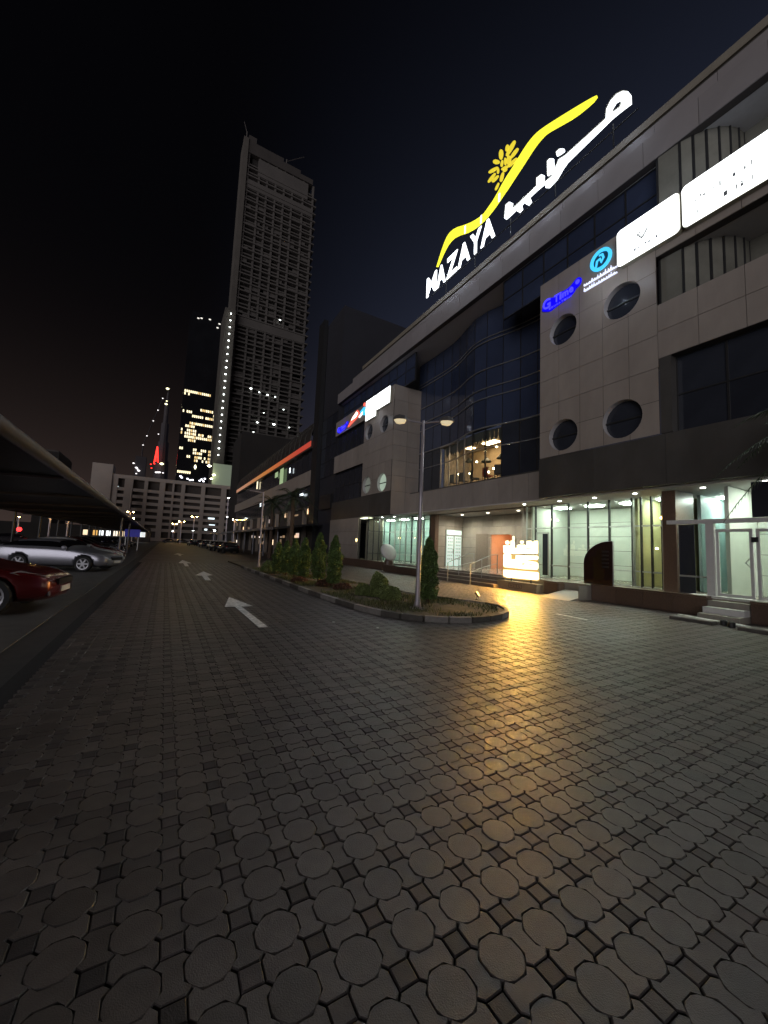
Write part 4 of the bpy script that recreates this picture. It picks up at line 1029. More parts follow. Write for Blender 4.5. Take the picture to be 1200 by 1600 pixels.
for (x_, y_, w_, h_) in ((310,598,14,14),(343,592,18,12),(270,645,12,14),(284,742,10,30),(403,660,8,22),(430,530,10,20),(486,492,16,34),(535,582,36,22),(612,414,28,16),(636,522,16,34),(682,503,24,14),(682,476,16,8),(708,352,18,18),(769,306,14,40),(775,436,12,38)):
    p0 = PX(1040+(x_-w_/2)/5.714, 200+(y_-h_/2)/5.714, xf); p1 = PX(1040+(x_+w_/2)/5.714, 200+(y_+h_/2)/5.714, xf)
    mk.box(xf-.004, xf, min(p0[1], p1[1]), max(p0[1], p1[1]), min(p0[2], p1[2]), max(p0[2], p1[2]))
mk.build('letter_mark', M_mark, s2)

def blue_sign(y0, y1, z0, label):
    """y0 reading start (far) > y1"""
    t = thing('tenant_sign', label, 'sign', (0, 0, 0), group='blue lit tenant name signs')
    Wd = y0-y1; X = XF-.03
    def yy(u): return y0-u*Wd
    # back glow blob outline behind the words
    blob = [(0.00,.25),(0.02,.55),(.08,.80),(.16,.92),(.27,.80),(.33,.70),(.40,.78),(.50,.80),(.62,.74),(.74,.78),(.84,.98),(.92,1.08),(.99,.98),(1.0,.75),(.95,.52),(.86,.45),(.80,.22),(.66,.14),(.4,.02),(.22,-.06),(.17,.0),(.1,.08)]
    P = smoothpoly([(yy(u), z0+v*.62) for u, v in blob]+[(yy(0), z0+.25*.62)], 2)[:-1]
    MB().prism(P, fX, X, X-.06).build('backing', M_blue_face, t)
    for ch, u0, u1, v0, v1 in (('G', .03, .24, .18, .88), ('T', .34, .46, .28, .78), ('i', .48, .53, .28, .78), ('m', .55, .70, .30, .64), ('e', .72, .82, .32, .68)):
        letter(ch, M_blue_hi, t, X-.062, yy(u0), yy(u1), z0+v0*.62, z0+v1*.62, .03, offset=.02)
    for k in range(9):
        u = .2+k*.065; letter('EDUCATION'[k], M_blue_hi, t, X-.062, yy(u), yy(u+.045), z0+.02+.0*k, z0+.02+.075, .02)
    MB().prism(circ(yy(.92), z0+.48, .09, 14), fX, X-.062, X-.085).build('logo_disc', M_blue_hi, t)
blue_sign(10.32, 8.55, 11.62, 'deep blue lit G Time sign on the near mall block')
cs = thing('tenant_sign', 'round cyan lit logo over white script between the blue sign and the white boxes', 'sign', (0, 0, 0))
c0 = PX(939.5, 406, XF-.03); n = 30
ro, ri = .40, .29
ring = MB(); P = circ(c0[1], c0[2], ro, n); Q = circ(c0[1], c0[2], ri, n); X_ = XF-.09
ring.add([(X_, *p) for p in P]+[(X_, *p) for p in Q]+[(XF-.02, *p) for p in P]+[(XF-.02, *p) for p in Q], [(i, (i+1) % n, n+(i+1) % n, n+i) for i in range(n)]+[(i, (i+1) % n, 2*n+(i+1) % n, 2*n+i) for i in range(n)]+[(n+i, n+(i+1) % n, 3*n+(i+1) % n, 3*n+i) for i in range(n)])
ring.build('logo_ring', M_cyan, cs, fix=False)
MB().prism(circ(c0[1], c0[2], ri-.005, n), fX, XF-.025, XF-.045).build('logo_disc', M_cyan_dark, cs)
MB().prism(ribbon([(c0[1]+.18, c0[2]-.20), (c0[1]+.14, c0[2]+.02), (c0[1]+.03, c0[2]+.05), (c0[1]-.02, c0[2]-.12), (c0[1]-.10, c0[2]+.02), (c0[1]-.06, c0[2]+.16), (c0[1]+.06, c0[2]+.19)], [.05, .07, .07, .08, .07, .08, .05]), fX, XF-.047, XF-.085).build('logo_curl', M_cyan, cs)
for r_ in range(2):
    zb = 11.78-.22*r_; y_a = 8.45; y_b = 7.2; scb = MB()
    scb.box(XF-.08, XF-.03, y_b+.02*r_, y_a, zb, zb+.035)
    k = 0; y_ = y_a
    rr_ = random.Random(4+r_)
    while y_ > y_b+.1:
        hh = rr_.choice((.07, .09, .13, .06)); ww = rr_.uniform(.03, .06)
        scb.prism(ribbon([(y_, zb+.01), (y_-ww*.3, zb+hh), (y_-ww, zb+.03)], .028), fX, XF-.03, XF-.08)
        if rr_.random() < .4: scb.box(XF-.08, XF-.03, y_-ww*.6, y_-ww*.2, zb+hh+.02, zb+hh+.045)
        y_ -= rr_.uniform(.07, .12)
    scb.build('script', M_script, cs)
# signs on the far block
lightbox(24.9, 26.6, 11.35, 12.95, 'square lit white sign box on the far mall block, beside the small figure logo', r=.05)
lightbox(22.85, 24.8, 11.75, 12.95, 'lit white sign box at the corner of the far mall block', r=.05)
blue_sign(32.7, 30.35, 11.8, 'small blue lit G Time sign at the far end of the mall')
rsn = thing('tenant_sign', 'small red and white lit wedge sign beside the far blue one', 'sign', (0, 0, 0))
MB().prism([(30.3, 11.85), (29.4, 12.5), (28.5, 12.85), (28.1, 12.5), (28.6, 12.2)], fX, XF-.03, XF-.1).build('red_wedge', M_red_face, rsn)
MB().prism([(29.6, 12.25), (29.2, 12.5), (28.55, 12.74), (28.3, 12.5), (28.7, 12.28)], fX, XF-.101, XF-.13).build('pale_face', M_pinkwhite, rsn)
fg = thing('tenant_sign', 'small cyan and red figure logo between the red wedge and the white boxes', 'sign', (0, 0, 0))
MB().prism(circ(27.2, 12.95, .14, 12), fX, XF-.03, XF-.1).build('figure_head', M_red_face, fg)
MB().prism([(27.9, 12.55), (27.35, 12.72), (27.2, 12.75), (26.95, 12.55), (27.0, 12.0), (27.15, 12.05), (27.2, 12.35), (27.35, 12.1), (27.45, 12.15), (27.35, 12.5), (27.85, 12.42)], fX, XF-.03, XF-.1).build('figure_body', M_cyan, fg)
MB().prism([(28.1, 12.1), (27.45, 12.3), (27.45, 12.42), (28.1, 12.22)], fX, XF-.03, XF-.1).build('white_bar', M_panel_white, fg)
MB().prism([(26.95, 12.22), (26.62, 12.3), (26.62, 12.48), (26.95, 12.4)], fX, XF-.03, XF-.1).build('white_bar', M_panel_white, fg)

# Ramadan greeting sign
XR = 12.78
rg = thing('greeting_sign', 'brightly lit golden sign of stacked white Arabic letters on a tan plinth by the steps', 'sign', (0, 0, 0))
Bx('plinth', mat('plinth_tan', (.42, .33, .2), .6, noise=.12), rg, 12.62, 13.0, 10.13, 12.14, 0, .34)
pm = MB(); pm.box(12.612, 12.618, 10.85, 10.87, .08, .26).box(12.612, 12.618, 11.5, 11.52, .08, .26); pm.box(12.612, 12.618, 10.87, 11.5, .24, .26).box(12.612, 12.618, 10.87, 11.5, .08, .10)
pm.build('plate_frame', M_granite, rg)
for k, ch in enumerate('M225'): letter(ch, M_granite, rg, 12.619, 11.44-k*.14, 11.34-k*.14, .12, .22, .006)
def ZR(p): return (760+p[0]/10, 820+p[1]/10)
def rpoly(poly, name='letter', m=M_ram, d=.1):
    mb = MB(); pxpoly(mb, [ZR(p) for p in poly], XR, .03); return mb.build(name, m, rg)
def rstroke(pts, wd, name='letter'): return rpoly(ribbon(pts, wd), name)
# top row  (ra, mim, dad, alef, nun from right to left)
rpoly([(635,250),(700,250),(748,298),(745,262),(760,250),(805,252),(808,440),(790,455),(640,455),(632,430),(632,380),(690,382),(720,390),(735,378),(700,372),(632,366)])
rpoly([(485,320),(510,310),(600,312),(622,330),(625,452),(500,452),(388,450),(384,250),(412,246),(438,255),(440,362),(485,364)])
rpoly([(536,250),(580,250),(586,276),(560,300),(534,280)], 'dot')
rpoly([(418,178),(436,178),(436,244),(418,244)], 'alef_tip')
rpoly([(272,322),(380,322),(380,452),(290,452),(272,430)]); rpoly([(305,255),(335,246),(360,262),(360,295),(335,312),(305,300)], 'dot')
# second row
rpoly([(272,462),(375,462),(388,475),(388,538),(462,540),(464,480),(480,472),(560,474),(562,690),(480,680),(290,662),(272,640)])
rpoly([(568,478),(790,482),(812,500),(812,530),(790,548),(630,544),(640,556),(780,582),(812,610),(812,680),(790,702),(572,692),(570,640),(600,612),(740,632),(745,622),(580,600),(568,585)])
rpoly([(272,702),(300,700),(790,740),(820,755),(820,850),(795,865),(330,822),(275,800)], 'lower_bar')
mb = MB(); pxpoly(mb, [ZR(p) for p in ((262,690),(262,815),(330,838),(800,882),(830,870),(830,740),(812,720),(812,480),(812,260),(800,470),(620,470),(270,458))], XR+.12, .02); mb.build('back_panel', M_ram_side, rg)
for yy, zz in ((10.6, 1.1), (11.7, 1.1), (11.15, 1.7)): glow('greeting_light', (XR-.06, yy, zz), 440, (1.0, 0.50, 0.075))
for yy in (11.6, 10.6): MB().tube([(XR+.1, yy, .3), (XR+.1, yy, .62)], .03, 6).build('support_post', M_mull, rg)

# ------------------------------------------------------------------ FAR WING of the mall
wg = thing('far_wing_building', 'dim far wing beyond the tall fin with a red to orange lit eave line', 'building', (0, 0, 0))
Y0, Y1 = 39.8, 92.0
Bx('wall', M_clad_back, wg, 13.5, 30, Y0, Y1, 0, 12)
_m = mall
def wp(*a, **k): panels(wg, *a, **k)
wp(13.2, Y0, Y1, 7.9, 9.55, 22, 1)
Bx('wall', M_clad_back, wg, 13.2, 13.5, Y0, Y1, 7.9, 9.55)
for i in range(26):
    y_ = Y0+i*2.0; 
    me_ = MB().box(-.02, 0, .05, 1.95, -1.1, 1.1).mesh('glass_pane', M_navy2) if i == 0 else me_
    link('glass_pane', me_, wg, (13.45, y_, 10.75)); link('glass_pane', me_, wg, (13.45, y_, 6.7))
    Bx('column', M_clad, wg, 12.9, 13.3, y_*1.0+.9, y_+1.3, 0, 5.4) if i % 3 == 0 else None
Bx('wall', M_clad_dark, wg, 13.2, 13.49, Y0, Y1, 5.4, 5.6)
# lit eave strip, colour running from orange to red towards the fin
m = bpy.data.materials.new('eave_led'); m.use_nodes = True; n_ = m.node_tree.nodes; l_ = m.node_tree.links; b_ = n_['Principled BSDF']
gm = n_.new('ShaderNodeNewGeometry'); s_ = n_.new('ShaderNodeSeparateXYZ'); l_.new(gm.outputs['Position'], s_.inputs[0])
mr_ = n_.new('ShaderNodeMapRange'); mr_.inputs['From Min'].default_value = 44; mr_.inputs['From Max'].default_value = 82; l_.new(s_.outputs['Y'], mr_.inputs['Value'])
rp_ = n_.new('ShaderNodeValToRGB'); rp_.color_ramp.elements[0].color = (1, .09, .05, 1); rp_.color_ramp.elements[1].color = (1, .5, .3, 1); e_ = rp_.color_ramp.elements.new(.5); e_.color = (1, .38, .08, 1)
l_.new(mr_.outputs[0], rp_.inputs[0]); l_.new(rp_.outputs[0], b_.inputs['Emission Color']); b_.inputs['Emission Strength'].default_value = .42; b_.inputs['Base Color'].default_value = (.3, .12, .08, 1)
MB().box(12.95, 13.0, Y0, 90, 12.15, 12.75).build('lit_eave', m, wg)
Bx('eave_slab', M_clad_dark, wg, 13.0, 16, Y0, 90.5, 11.95, 12.8)
# vaulted metal roof
vr = MB(); prof = [(12.95+4.2*(1-math.cos(a)), 12.8+4.2*math.sin(a)) for a in np.linspace(0, PI/2, 9)]
for i in range(len(prof)-1):
    (xa, za), (xb, zb) = prof[i], prof[i+1]
    vr.add([(xa, Y0, za), (xa, 90, za), (xb, 90, zb), (xb, Y0, zb)], [(0, 1, 2, 3)])
vr.build('vaulted_roof', mat('roof_metal', (.10, .085, .075), .35, metal=.5, noise=.3, nscale=.4), wg, True, fix=False)
for i in range(0, 25): 
    y_ = Y0+i*2.08; MB().tube([(x-.03, y_, z) for x, z in prof], .04, 4).build('roof_rib', M_clad_dark, wg)
for (px_, py_, w_, h_, m_) in ((440, 744, 8, 24, 'g'), (471, 773, 7, 4, 'w'), (432, 742, 7, 8, 'g'), (402, 758, 3, 12, 'o'), (453, 735, 2, 8, 'w'), (407, 789, 3, 5, 'w')):
    q = PX(px_, py_, 13.2); sc_ = -(RM.T @ (q-CP))[2]/600
    MB().box(13.18, 13.22, q[1]-w_*sc_*1.2, q[1]+w_*sc_*1.2, q[2]-h_*sc_/2, q[2]+h_*sc_/2).build('lit_window', {'g': emat('wing_green_%d' % px_, (.55, .75, .4), .5), 'w': M_win_cool, 'o': M_win_warm}[m_], wg)
# ground floor arcade glimpses
rw = random.Random(11)
for k in range(46):
    y_ = rw.uniform(Y0+1, 90); z_ = rw.choice((1.2, 2.2, 3.8, 4.4, 4.8)); c_ = rw.random()
    hh = rw.uniform(.15, .8); ww = rw.uniform(.15, .7)
    MB().box(13.44, 13.47, y_, y_+ww*2, z_, z_+hh).build('lit_window', mat('arcade_glow_%d' % k, (.4, .25, .15), .6, emit=(1, .55+.3*c_, .3+.5*c_*c_), es=rw.choice((.15, .3, .8, 2.0))), wg)
# second carport on the right in front of the wing
cp2 = thing('carport', 'long low carport roof in front of the far wing on the right of the drive', 'carport', (0, 0, 0))
MB().prism([(8.6, 2.75), (8.6, 2.95), (13.0, 3.6), (13.0, 3.45)], lambda a, b, d: (a, d, b), 36, 100).build('roof', M_canopy, cp2)
Bx('edge_trim', M_canopy_edge, cp2, 8.5, 8.6, 36, 100, 2.72, 2.98)
for k in range(11): MB().tube([(9.6, 38+k*6, 0), (9.6, 38+k*6, 2.9)], .07, 6).build('post', M_canopy_edge, cp2)

# ------------------------------------------------------------------ LEFT CARPORT
cp = thing('carport', 'big dark carport roof sloping over the parked cars on the left', 'carport', (0, 0, 0))
def ex(y): return -1.87 - 0.0165*max(y, 0)
ysl = [-4, 2, 6, 10, 16, 24, 34, 46, 60, 80, 100, 118]
sec = lambda y: [(ex(y), 2.90), (ex(y)-.12, 3.02), (ex(y)-2.3, 3.0), (ex(y)-5.6, 2.80), (ex(y)-5.6, 2.74), (ex(y)-2.3, 2.88), (ex(y)-.12, 2.86)]
vs = []; fs = []
for i, y_ in enumerate(ysl):
    vs += [(a, y_, b) for a, b in sec(y_)]
    if i:
        for j in range(7): fs.append(((i-1)*7+j, (i-1)*7+(j+1) % 7, i*7+(j+1) % 7, i*7+j))
fs += [tuple(range(7)), tuple(range((len(ysl)-1)*7, len(ysl)*7))]
MB().add(vs, fs).build('roof', M_canopy, cp)
MB().tube([(ex(y_)-.02, y_, 2.93) for y_ in ysl], .115, 8).build('edge_tube', M_canopy_edge, cp, True)
for k in range(22):
    y_ = 1+k*5.2; MB().tube([(ex(y_)-.1, y_, 2.85), (ex(y_)-2.3, y_, 2.78), (ex(y_)-5.5, y_, 2.70)], .05, 6).build('rafter', M_canopy_edge, cp)
    if k >= 5: MB().tube([(ex(y_)-4.6, y_, 0), (ex(y_)-4.6, y_, 2.6)], .06, 6).build('post', M_mull, cp)
for y_ in (33.0, 42.0): MB().tube([(ex(y_)-.35, y_, 0), (ex(y_)-.35, y_, 2.85)], .07, 8).build('post', M_canopy_edge, cp)

# ------------------------------------------------------------------ CARS
def car_proto(paint, label, name='parked_car', L=4.65, W=1.80, H=1.42, kind='sedan', loc=(0,0,0), rz=0.0, grp='cars parked under the left carport', detail=True):
    t = thing(name, label, 'car', loc, rz, grp)
    # stations front (+x) to rear (-x): (x, zlow, zbelt, ztop, half width belt, half width roof)
    hl = L/2
    if kind == 'sedan':
        st_ = [(hl, .32, .52, .52, .52, .30), (hl-.10, .22, .64, .66, .74, .5), (hl-.35, .19, .72, .76, .84, .60), (hl-.8, .19, .80, .84, .88, .62), (hl-1.25, .19, .86, .91, .90, .64), (hl-1.55, .19, .90, 1.06, .90, .60), (hl-2.0, .19, .92, 1.33, .90, .58), (hl-2.5, .19, .93, H, .90, .57), (hl-3.1, .19, .93, H-.02, .90, .57), (hl-3.6, .19, .94, 1.30, .90, .57), (hl-4.05, .20, .96, 1.06, .88, .60), (hl-4.4, .24, .94, .98, .82, .62), (-hl, .34, .80, .82, .70, .5)]
    else:
        st_ = [(hl, .40, .62, .62, .60, .40), (hl-.10, .30, .78, .82, .78, .55), (hl-.40, .26, .92, .97, .86, .64), (hl-.9, .26, 1.0, 1.05, .90, .66), (hl-1.2, .26, 1.04, 1.15, .92, .66), (hl-1.7, .26, 1.06, 1.55, .92, .63), (hl-2.3, .26, 1.07, H, .92, .62), (hl-3.2, .26, 1.07, H, .92, .62), (hl-4.0, .26, 1.07, H-.06, .92, .62), (hl-4.4, .28, 1.06, 1.35, .88, .62), (-hl, .36, .98, 1.05, .80, .58)]
    sec_n = 9; vs = []
    for (x, zl, zb, zt, wb, wr) in st_:
        mid = (zl+zb)/2
        half = [(0, zl), (wb*.80, zl), (wb*.985, zl+.12), (wb*1.0, mid+.05), (wb*.96, zb), (wb*.92 if zt-zb < .12 else wb*.90, zb+min(.03, (zt-zb)*.3)), (wr+(wb-wr)*.12 if zt-zb > .12 else wr+.14, zt-.06 if zt-zb > .12 else zt-.01), (wr*.8, zt-.006), (0, zt+.012)]
        vs += [(x, a, b) for a, b in half] + [(x, -a, b) for a, b in half[1:-1][::-1]]
    n = sec_n*2-2; k = len(st_); fs = []
    for i in range(k-1):
        for j in range(n): fs.append((i*n+j, i*n+(j+1) % n, (i+1)*n+(j+1) % n, (i+1)*n+j))
    fs += [tuple(range(n)), tuple(range((k-1)*n, k*n))]
    me = bpy.data.meshes.new('body'); me.from_pydata(vs, [], fs); me.materials.append(paint); me.materials.append(M_carglass)
    # glass faces: side windows j=5 (belt->roof), windscreen/rear j>=6 where the roof rises
    for p in me.polygons:
        vv = [v % n for v in p.vertices]; ii = min(v//n for v in p.vertices)
        if len(vv) == 4 and ii < k-1:
            rise0, rise1 = st_[ii][3]-st_[ii][2], st_[ii+1][3]-st_[ii+1][2]
            js = sorted(set(vv))
            side = js in ([5, 6], [n-6, n-5])
            topf = (js in ([6, 7], [7, 8], [8, 9], [9, 10]))
            if side and (rise0 > .13 or rise1 > .25): p.material_index = 1
            if topf and abs(st_[ii][3]-st_[ii+1][3]) > .12 and max(rise0, rise1) > .2: p.material_index = 1
    bm = bmesh.new(); bm.from_mesh(me); bmesh.ops.recalc_face_normals(bm, faces=bm.faces); bm.to_mesh(me); bm.free()
    o = bpy.data.objects.new('tmp', me); COL.objects.link(o)
    sd = o.modifiers.new('s', 'SUBSURF'); sd.levels = 2; sd.render_levels = 2
    wr_ = .33; wx = (hl-.88, -hl+.98)
    cut = MB()
    for x in wx:
        for s in (-1, 1): cut.lathe([(wr_+.055, -.18), (wr_+.055, .18)], (x, s*(W/2-.03), wr_), 24, 'y')
    co = cut.build('cut', M_tyre); bo = o.modifiers.new('b', 'BOOLEAN'); bo.operation = 'DIFFERENCE'; bo.object = co; bo.solver = 'FAST'
    dg = bpy.context.evaluated_depsgraph_get(); nm_ = bpy.data.meshes.new_from_object(o.evaluated_get(dg)); nm_.name = 'body'
    bpy.data.objects.remove(o); bpy.data.objects.remove(co)
    for p in nm_.polygons: p.use_smooth = True
    link('body', nm_, t)
    for x in wx:
        for s in (-1, 1):
            yo = s*(W/2-.10)
            wh = MB().lathe([(wr_*.68, -.10), (wr_*.95, -.10), (wr_, -.06), (wr_, .06), (wr_*.95, .10), (wr_*.68, .10)], (0, 0, 0), 22, 'y').build('wheel', M_tyre, t, loc=(x, yo, wr_))
            rm = MB().lathe([(wr_*.66, -.05), (wr_*.66, .05)], (0, 0, 0), 20, 'y'); ym = s*.085
            rim = MB().lathe([(wr_*.70, s*.06), (wr_*.72, s*.105), (wr_*.62, s*.10), (wr_*.60, s*.04)], (0, 0, 0), 20, 'y')
            for q_ in range(6):
                a = q_*PI/3; pts = [(.03*math.cos(a+1.5)+.02*math.cos(a), .03*math.sin(a+1.5)+.02*math.sin(a)), (wr_*.64*math.cos(a+.14), wr_*.64*math.sin(a+.14)), (wr_*.64*math.cos(a-.14), wr_*.64*math.sin(a-.14)), (.03*math.cos(a-1.5)+.02*math.cos(a), .03*math.sin(a-1.5)+.02*math.sin(a))]
                rim.prism(pts, lambda u, v, d: (u, d, v), s*.075, s*.108)
            rim.lathe([(.05, s*.07), (.05, s*.112)], (0, 0, 0), 10, 'y').build('rim', M_rim, wh)
    fz = .66 if kind == 'sedan' else .82
    for s in (-1, 1):
        MB().add([(hl-.07, s*.50, fz-.09), (hl-.20, s*.745, fz-.06), (hl-.62, s*.845, fz+.10), (hl-.50, s*.76, fz+.135), (hl-.18, s*.56, fz+.03),
                  (hl-.16, s*.48, fz-.10), (hl-.28, s*.70, fz-.07), (hl-.66, s*.80, fz+.08), (hl-.55, s*.70, fz+.10), (hl-.26, s*.52, fz+.01)],
                 [(0,1,2,3,4), (5,6,7,8,9), (0,1,6,5), (1,2,7,6), (2,3,8,7), (3,4,9,8), (4,0,5,9)]).build('headlight', M_hl, t)
        MB().box(-hl+.02, -hl+.22, s*.70-.10, s*.70+.10, fz+.08, fz+.22).build('tail_light', mat('tail_%s_%d' % (name, s), (.2, .01, .01), .2), t)
        MB().lathe([(.02, -.07), (.09, -.05), (.10, .04), (.03, .06)], (hl-1.62, s*(W/2+.05), .97 if kind == 'sedan' else 1.12), 8, 'y').build('mirror', paint, t)
    MB().box(hl-.05, hl+.012, -.26, .26, .36, .47).build('number_plate', M_plate, t)
    MB().box(hl-.06, hl+.006, -.40, .40, .50, .62 if kind == 'sedan' else .74).build('grille', M_mull, t)
    for s in (-1, 1): MB().lathe([(.05, 0), (.05, .02)], (hl-.08, s*.62, .36), 10, 'x').build('fog_lamp', M_hl, t)
    return t
def at_wheel(P, rz, lx, ly=-.82):
    c_, s_ = math.cos(rz), math.sin(rz); return (P[0]-(lx*c_-ly*s_), P[1]-(lx*s_+ly*c_), -.01)
# red car: nose towards the drive (+X)
red = car_proto(M_red, 'dark red car parked nose out at the left edge, its front wheel just in view', loc=at_wheel((-2.72, 9.80), -.10, 1.47), rz=-.10, H=1.46, L=4.7, grp=None); red.scale = (1.0, 1.0, 1.04)
silver = car_proto(M_silver, 'silver sedan parked nose out under the carport beside the red car', loc=at_wheel((-2.72, 20.4), -.34, 1.4), rz=-.38, L=4.3, H=1.34)
spots = ((-4.1, 24.4, M_whcar, 'white car just beyond the silver sedan, only its pale nose showing'), (-4.3, 27.6, M_red, 'second red car, beyond the pale nosed one'))
dark_p = None
for x_, y_, m_, lb in spots: car_proto(m_, lb, loc=(x_, y_, -.01), rz=.02)
dark_p = car_proto(M_dkcar, 'dark car parked under the carport beyond the posts', loc=(-5.3, 36, -.01), rz=.02)
for k, y_ in enumerate((39, 45, 48, 54, 60, 69)):
    dup(dark_p, (-5.3-.01*y_, y_, -.01), .02, ('dark car parked second past the posts', 'dark car parked third past the posts', 'dark car parked fourth past the posts', 'dark car far down the left parking row', 'dark car next to last in the left parking row', 'last dark car of the left parking row')[k])
far_lab = ('first dark car on the far right side of the drive', 'second dark car on the right side of the drive', 'dark car near the far street lamps on the right', 'far dark car before the car park building', 'last dark car at the end of the drive')
for k, (x_, y_) in enumerate(((7.0, 52), (6.8, 60), (7.2, 70), (7.0, 84), (5.6, 100))):
    c_ = dup(dark_p, (x_, y_, -.01), PI/2+.1, far_lab[k]); c_['group'] = 'cars standing on the right side of the drive'
far2 = ('tiny car crossing under the orange lights, leftmost', 'tiny car crossing under the orange lights, in the middle', 'tiny car crossing under the orange lights, rightmost')
for k, (x_, y_) in enumerate(((1.5, 136), (5.0, 138), (10.5, 137))):
    c_ = dup(dark_p, (x_, y_, 0), .1, far2[k]); c_['group'] = 'cars on the cross road'
# a car with its tail lamp lit deep under the left carport
tcar = dup(dark_p, (-15.2, 60.5, 0), PI/2, 'dark car deep in the left lot with one red tail lamp glowing')
q = PY(30, 827, 58.0); MB().lathe([(.05, -.05), (.25, 0), (.05, .05)], (q[0]+15.2, q[1]-60.5, q[2]), 10, 'y').build('lit_tail_lamp', M_tail, tcar)
tcar.rotation_euler = (0, 0, 0)

# blue parking sign on two posts
ps = thing('parking_sign', 'small blue violet sign board on two posts at the end of the left carport', 'sign', (0, 0, 0))
q0 = PY(207, 833, 52)
Bx('board', mat('sign_blue_board', (.05, .05, .3), .5, emit=(.12, .12, .8), es=.12), ps, q0[0]-.75, q0[0]+.75, 52, 52.06, q0[2]-.42, q0[2]+.42)
for s in (-.6, .6): MB().tube([(q0[0]+s, 52.1, 0), (q0[0]+s, 52.1, q0[2]+.3)], .05, 6).build('post', M_alu, ps)

# ------------------------------------------------------------------ palms
def palm(x, y, hgt, label, seed, nf=22, fl=2.3, trunk_r=.17):
    r_ = random.Random(seed); t = thing('palm_tree', label, 'palm', (x, y, 0), group='date palms by the mall')
    MB().tube([(0, 0, -.05), (.05, .03, hgt*.35), (.02, -.03, hgt*.7), (0, 0, hgt)], [trunk_r*1.25, trunk_r, trunk_r*.9, trunk_r*.85], 10).build('trunk', M_bark, t)
    for k in range(nf):
        az = k*2.399; el = 1.15 - 1.75*(k/nf); mb = MB(); P = []
        for s in range(9):
            u = s/8; rr = fl*(u*math.cos(el)*.95 + .05*u); zz = fl*(u*math.sin(el) - .62*u*u)
            P.append(np.array([rr*math.cos(az), rr*math.sin(az), hgt+zz]))
        mb.tube(P, [.022-.002*i for i in range(9)], 4)
        for s in range(1, 34):
            u = s/34*8; i = min(int(u), 7); p = P[i]+(P[i+1]-P[i])*(u-i); d = P[i+1]-P[i]; d /= np.linalg.norm(d); sd = np.cross(d, (0, 0, 1)); sd /= np.linalg.norm(sd)+1e-6
            ll = .42*fl/2.3*math.sin(PI*min(.96, .12+s/38))
            for q_ in (-1, 1):
                tip = p+(sd*q_*.8+d*.55+np.array([0, 0, -.28+r_.uniform(-.15, .15)]))*ll
                wv = d*.022; mb.add([p-wv, p+wv, tip], [(0, 1, 2)])
        mb.build('frond', M_palm, t, fix=False)
palm(8.6, 30.0, 5.2, 'dark date palm in front of the fin, near the slim lamp', 3)
palm(8.9, 38.0, 5.4, 'dark date palm farther along, before the far wing', 5)
palm(11.6, 1.9, 4.6, 'date palm at the right edge with fronds hanging before the entrance', 9, fl=2.2)

# ------------------------------------------------------------------ FAR BUILDINGS
# car park / office block closing the drive
pk = thing('car_park_building', 'wide pale block with rows of dark openings closing the end of the drive', 'building', (0, 0, 0))
YP = 200.0
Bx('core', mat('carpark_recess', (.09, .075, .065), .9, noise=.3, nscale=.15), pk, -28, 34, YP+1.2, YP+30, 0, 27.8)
Bx('stair_tower', M_park, pk, -29, -21.8, YP-.6, YP+8, 0, 32.0)
piers = [(-21.7, -19.6), (-17.2, -14.1), (-9.9, -8.5), (-4.0, -1.8), (1.05, 1.85), (4.7, 6.3), (13.1, 14.8), (21.9, 24.2), (30, 34)]
for a, b in piers: Bx('pier', M_park, pk, a, b, YP-.15, YP+1.19, 0, 27.6)
z_ = 1.6; zs_ = [(0, 0.9)]
fl_z = [4.2, 7.05, 9.9, 12.75, 15.6, 18.45, 21.3]
for z in fl_z: Bx('spandrel', M_park, pk, -21.7, 34, YP, YP+1.18, z, z+1.35)
Bx('parapet', M_park, pk, -21.7, 34, YP-.25, YP+1.3, 26.5, 28.1)
Bx('podium_wall', M_park, pk, -29, 34, YP-.1, YP+1.1, 0, 1.4)
for (x_, z_, w_, m_) in ((-20.5, 22.6, 2.2, 0), (19.5, 18.9, 4.2, 0), (18.5, 11.6, 2.8, 0), (19.0, 8.4, 2.6, 0), (16.5, 6.2, 1.2, 0)):
    Bx('lit_opening', emat('park_lit_%d' % int(x_*10+z_), (.8, .95, 1), 1.6), pk, x_-w_/2, x_+w_/2, YP+.9, YP+1.0, z_-.35, z_+.45)
MB().tube([(-14.2, YP-2, 0), (-14.2, YP-2, 22)], .35, 6).build('mast', M_park, pk)
# shops strip below the left lot
shp = thing('shop_row', 'low lit shop fronts far behind the left carport', 'building', (0, 0, 0))
Bx('wall', M_conc_dk, shp, -60, -4, 133, 140, 0, 4.2)
for k, x_ in enumerate((-19.2, -17.0, -15.6, -14.0, -12.3, -11.0, -9.9, -8.0, -6.6, -5.6)):
    Bx('lit_shop_window', emat('shop_win_%d' % k, ((1, .78, .5), (1, .9, .75), (.9, .95, .95), (1, .55, .15))[(k*3+k//3) % 4], (1.2, .8, 1.5, 2.0)[k % 4]), shp, x_-.55, x_+.45, 132.95, 132.99, 1.5, 2.9)
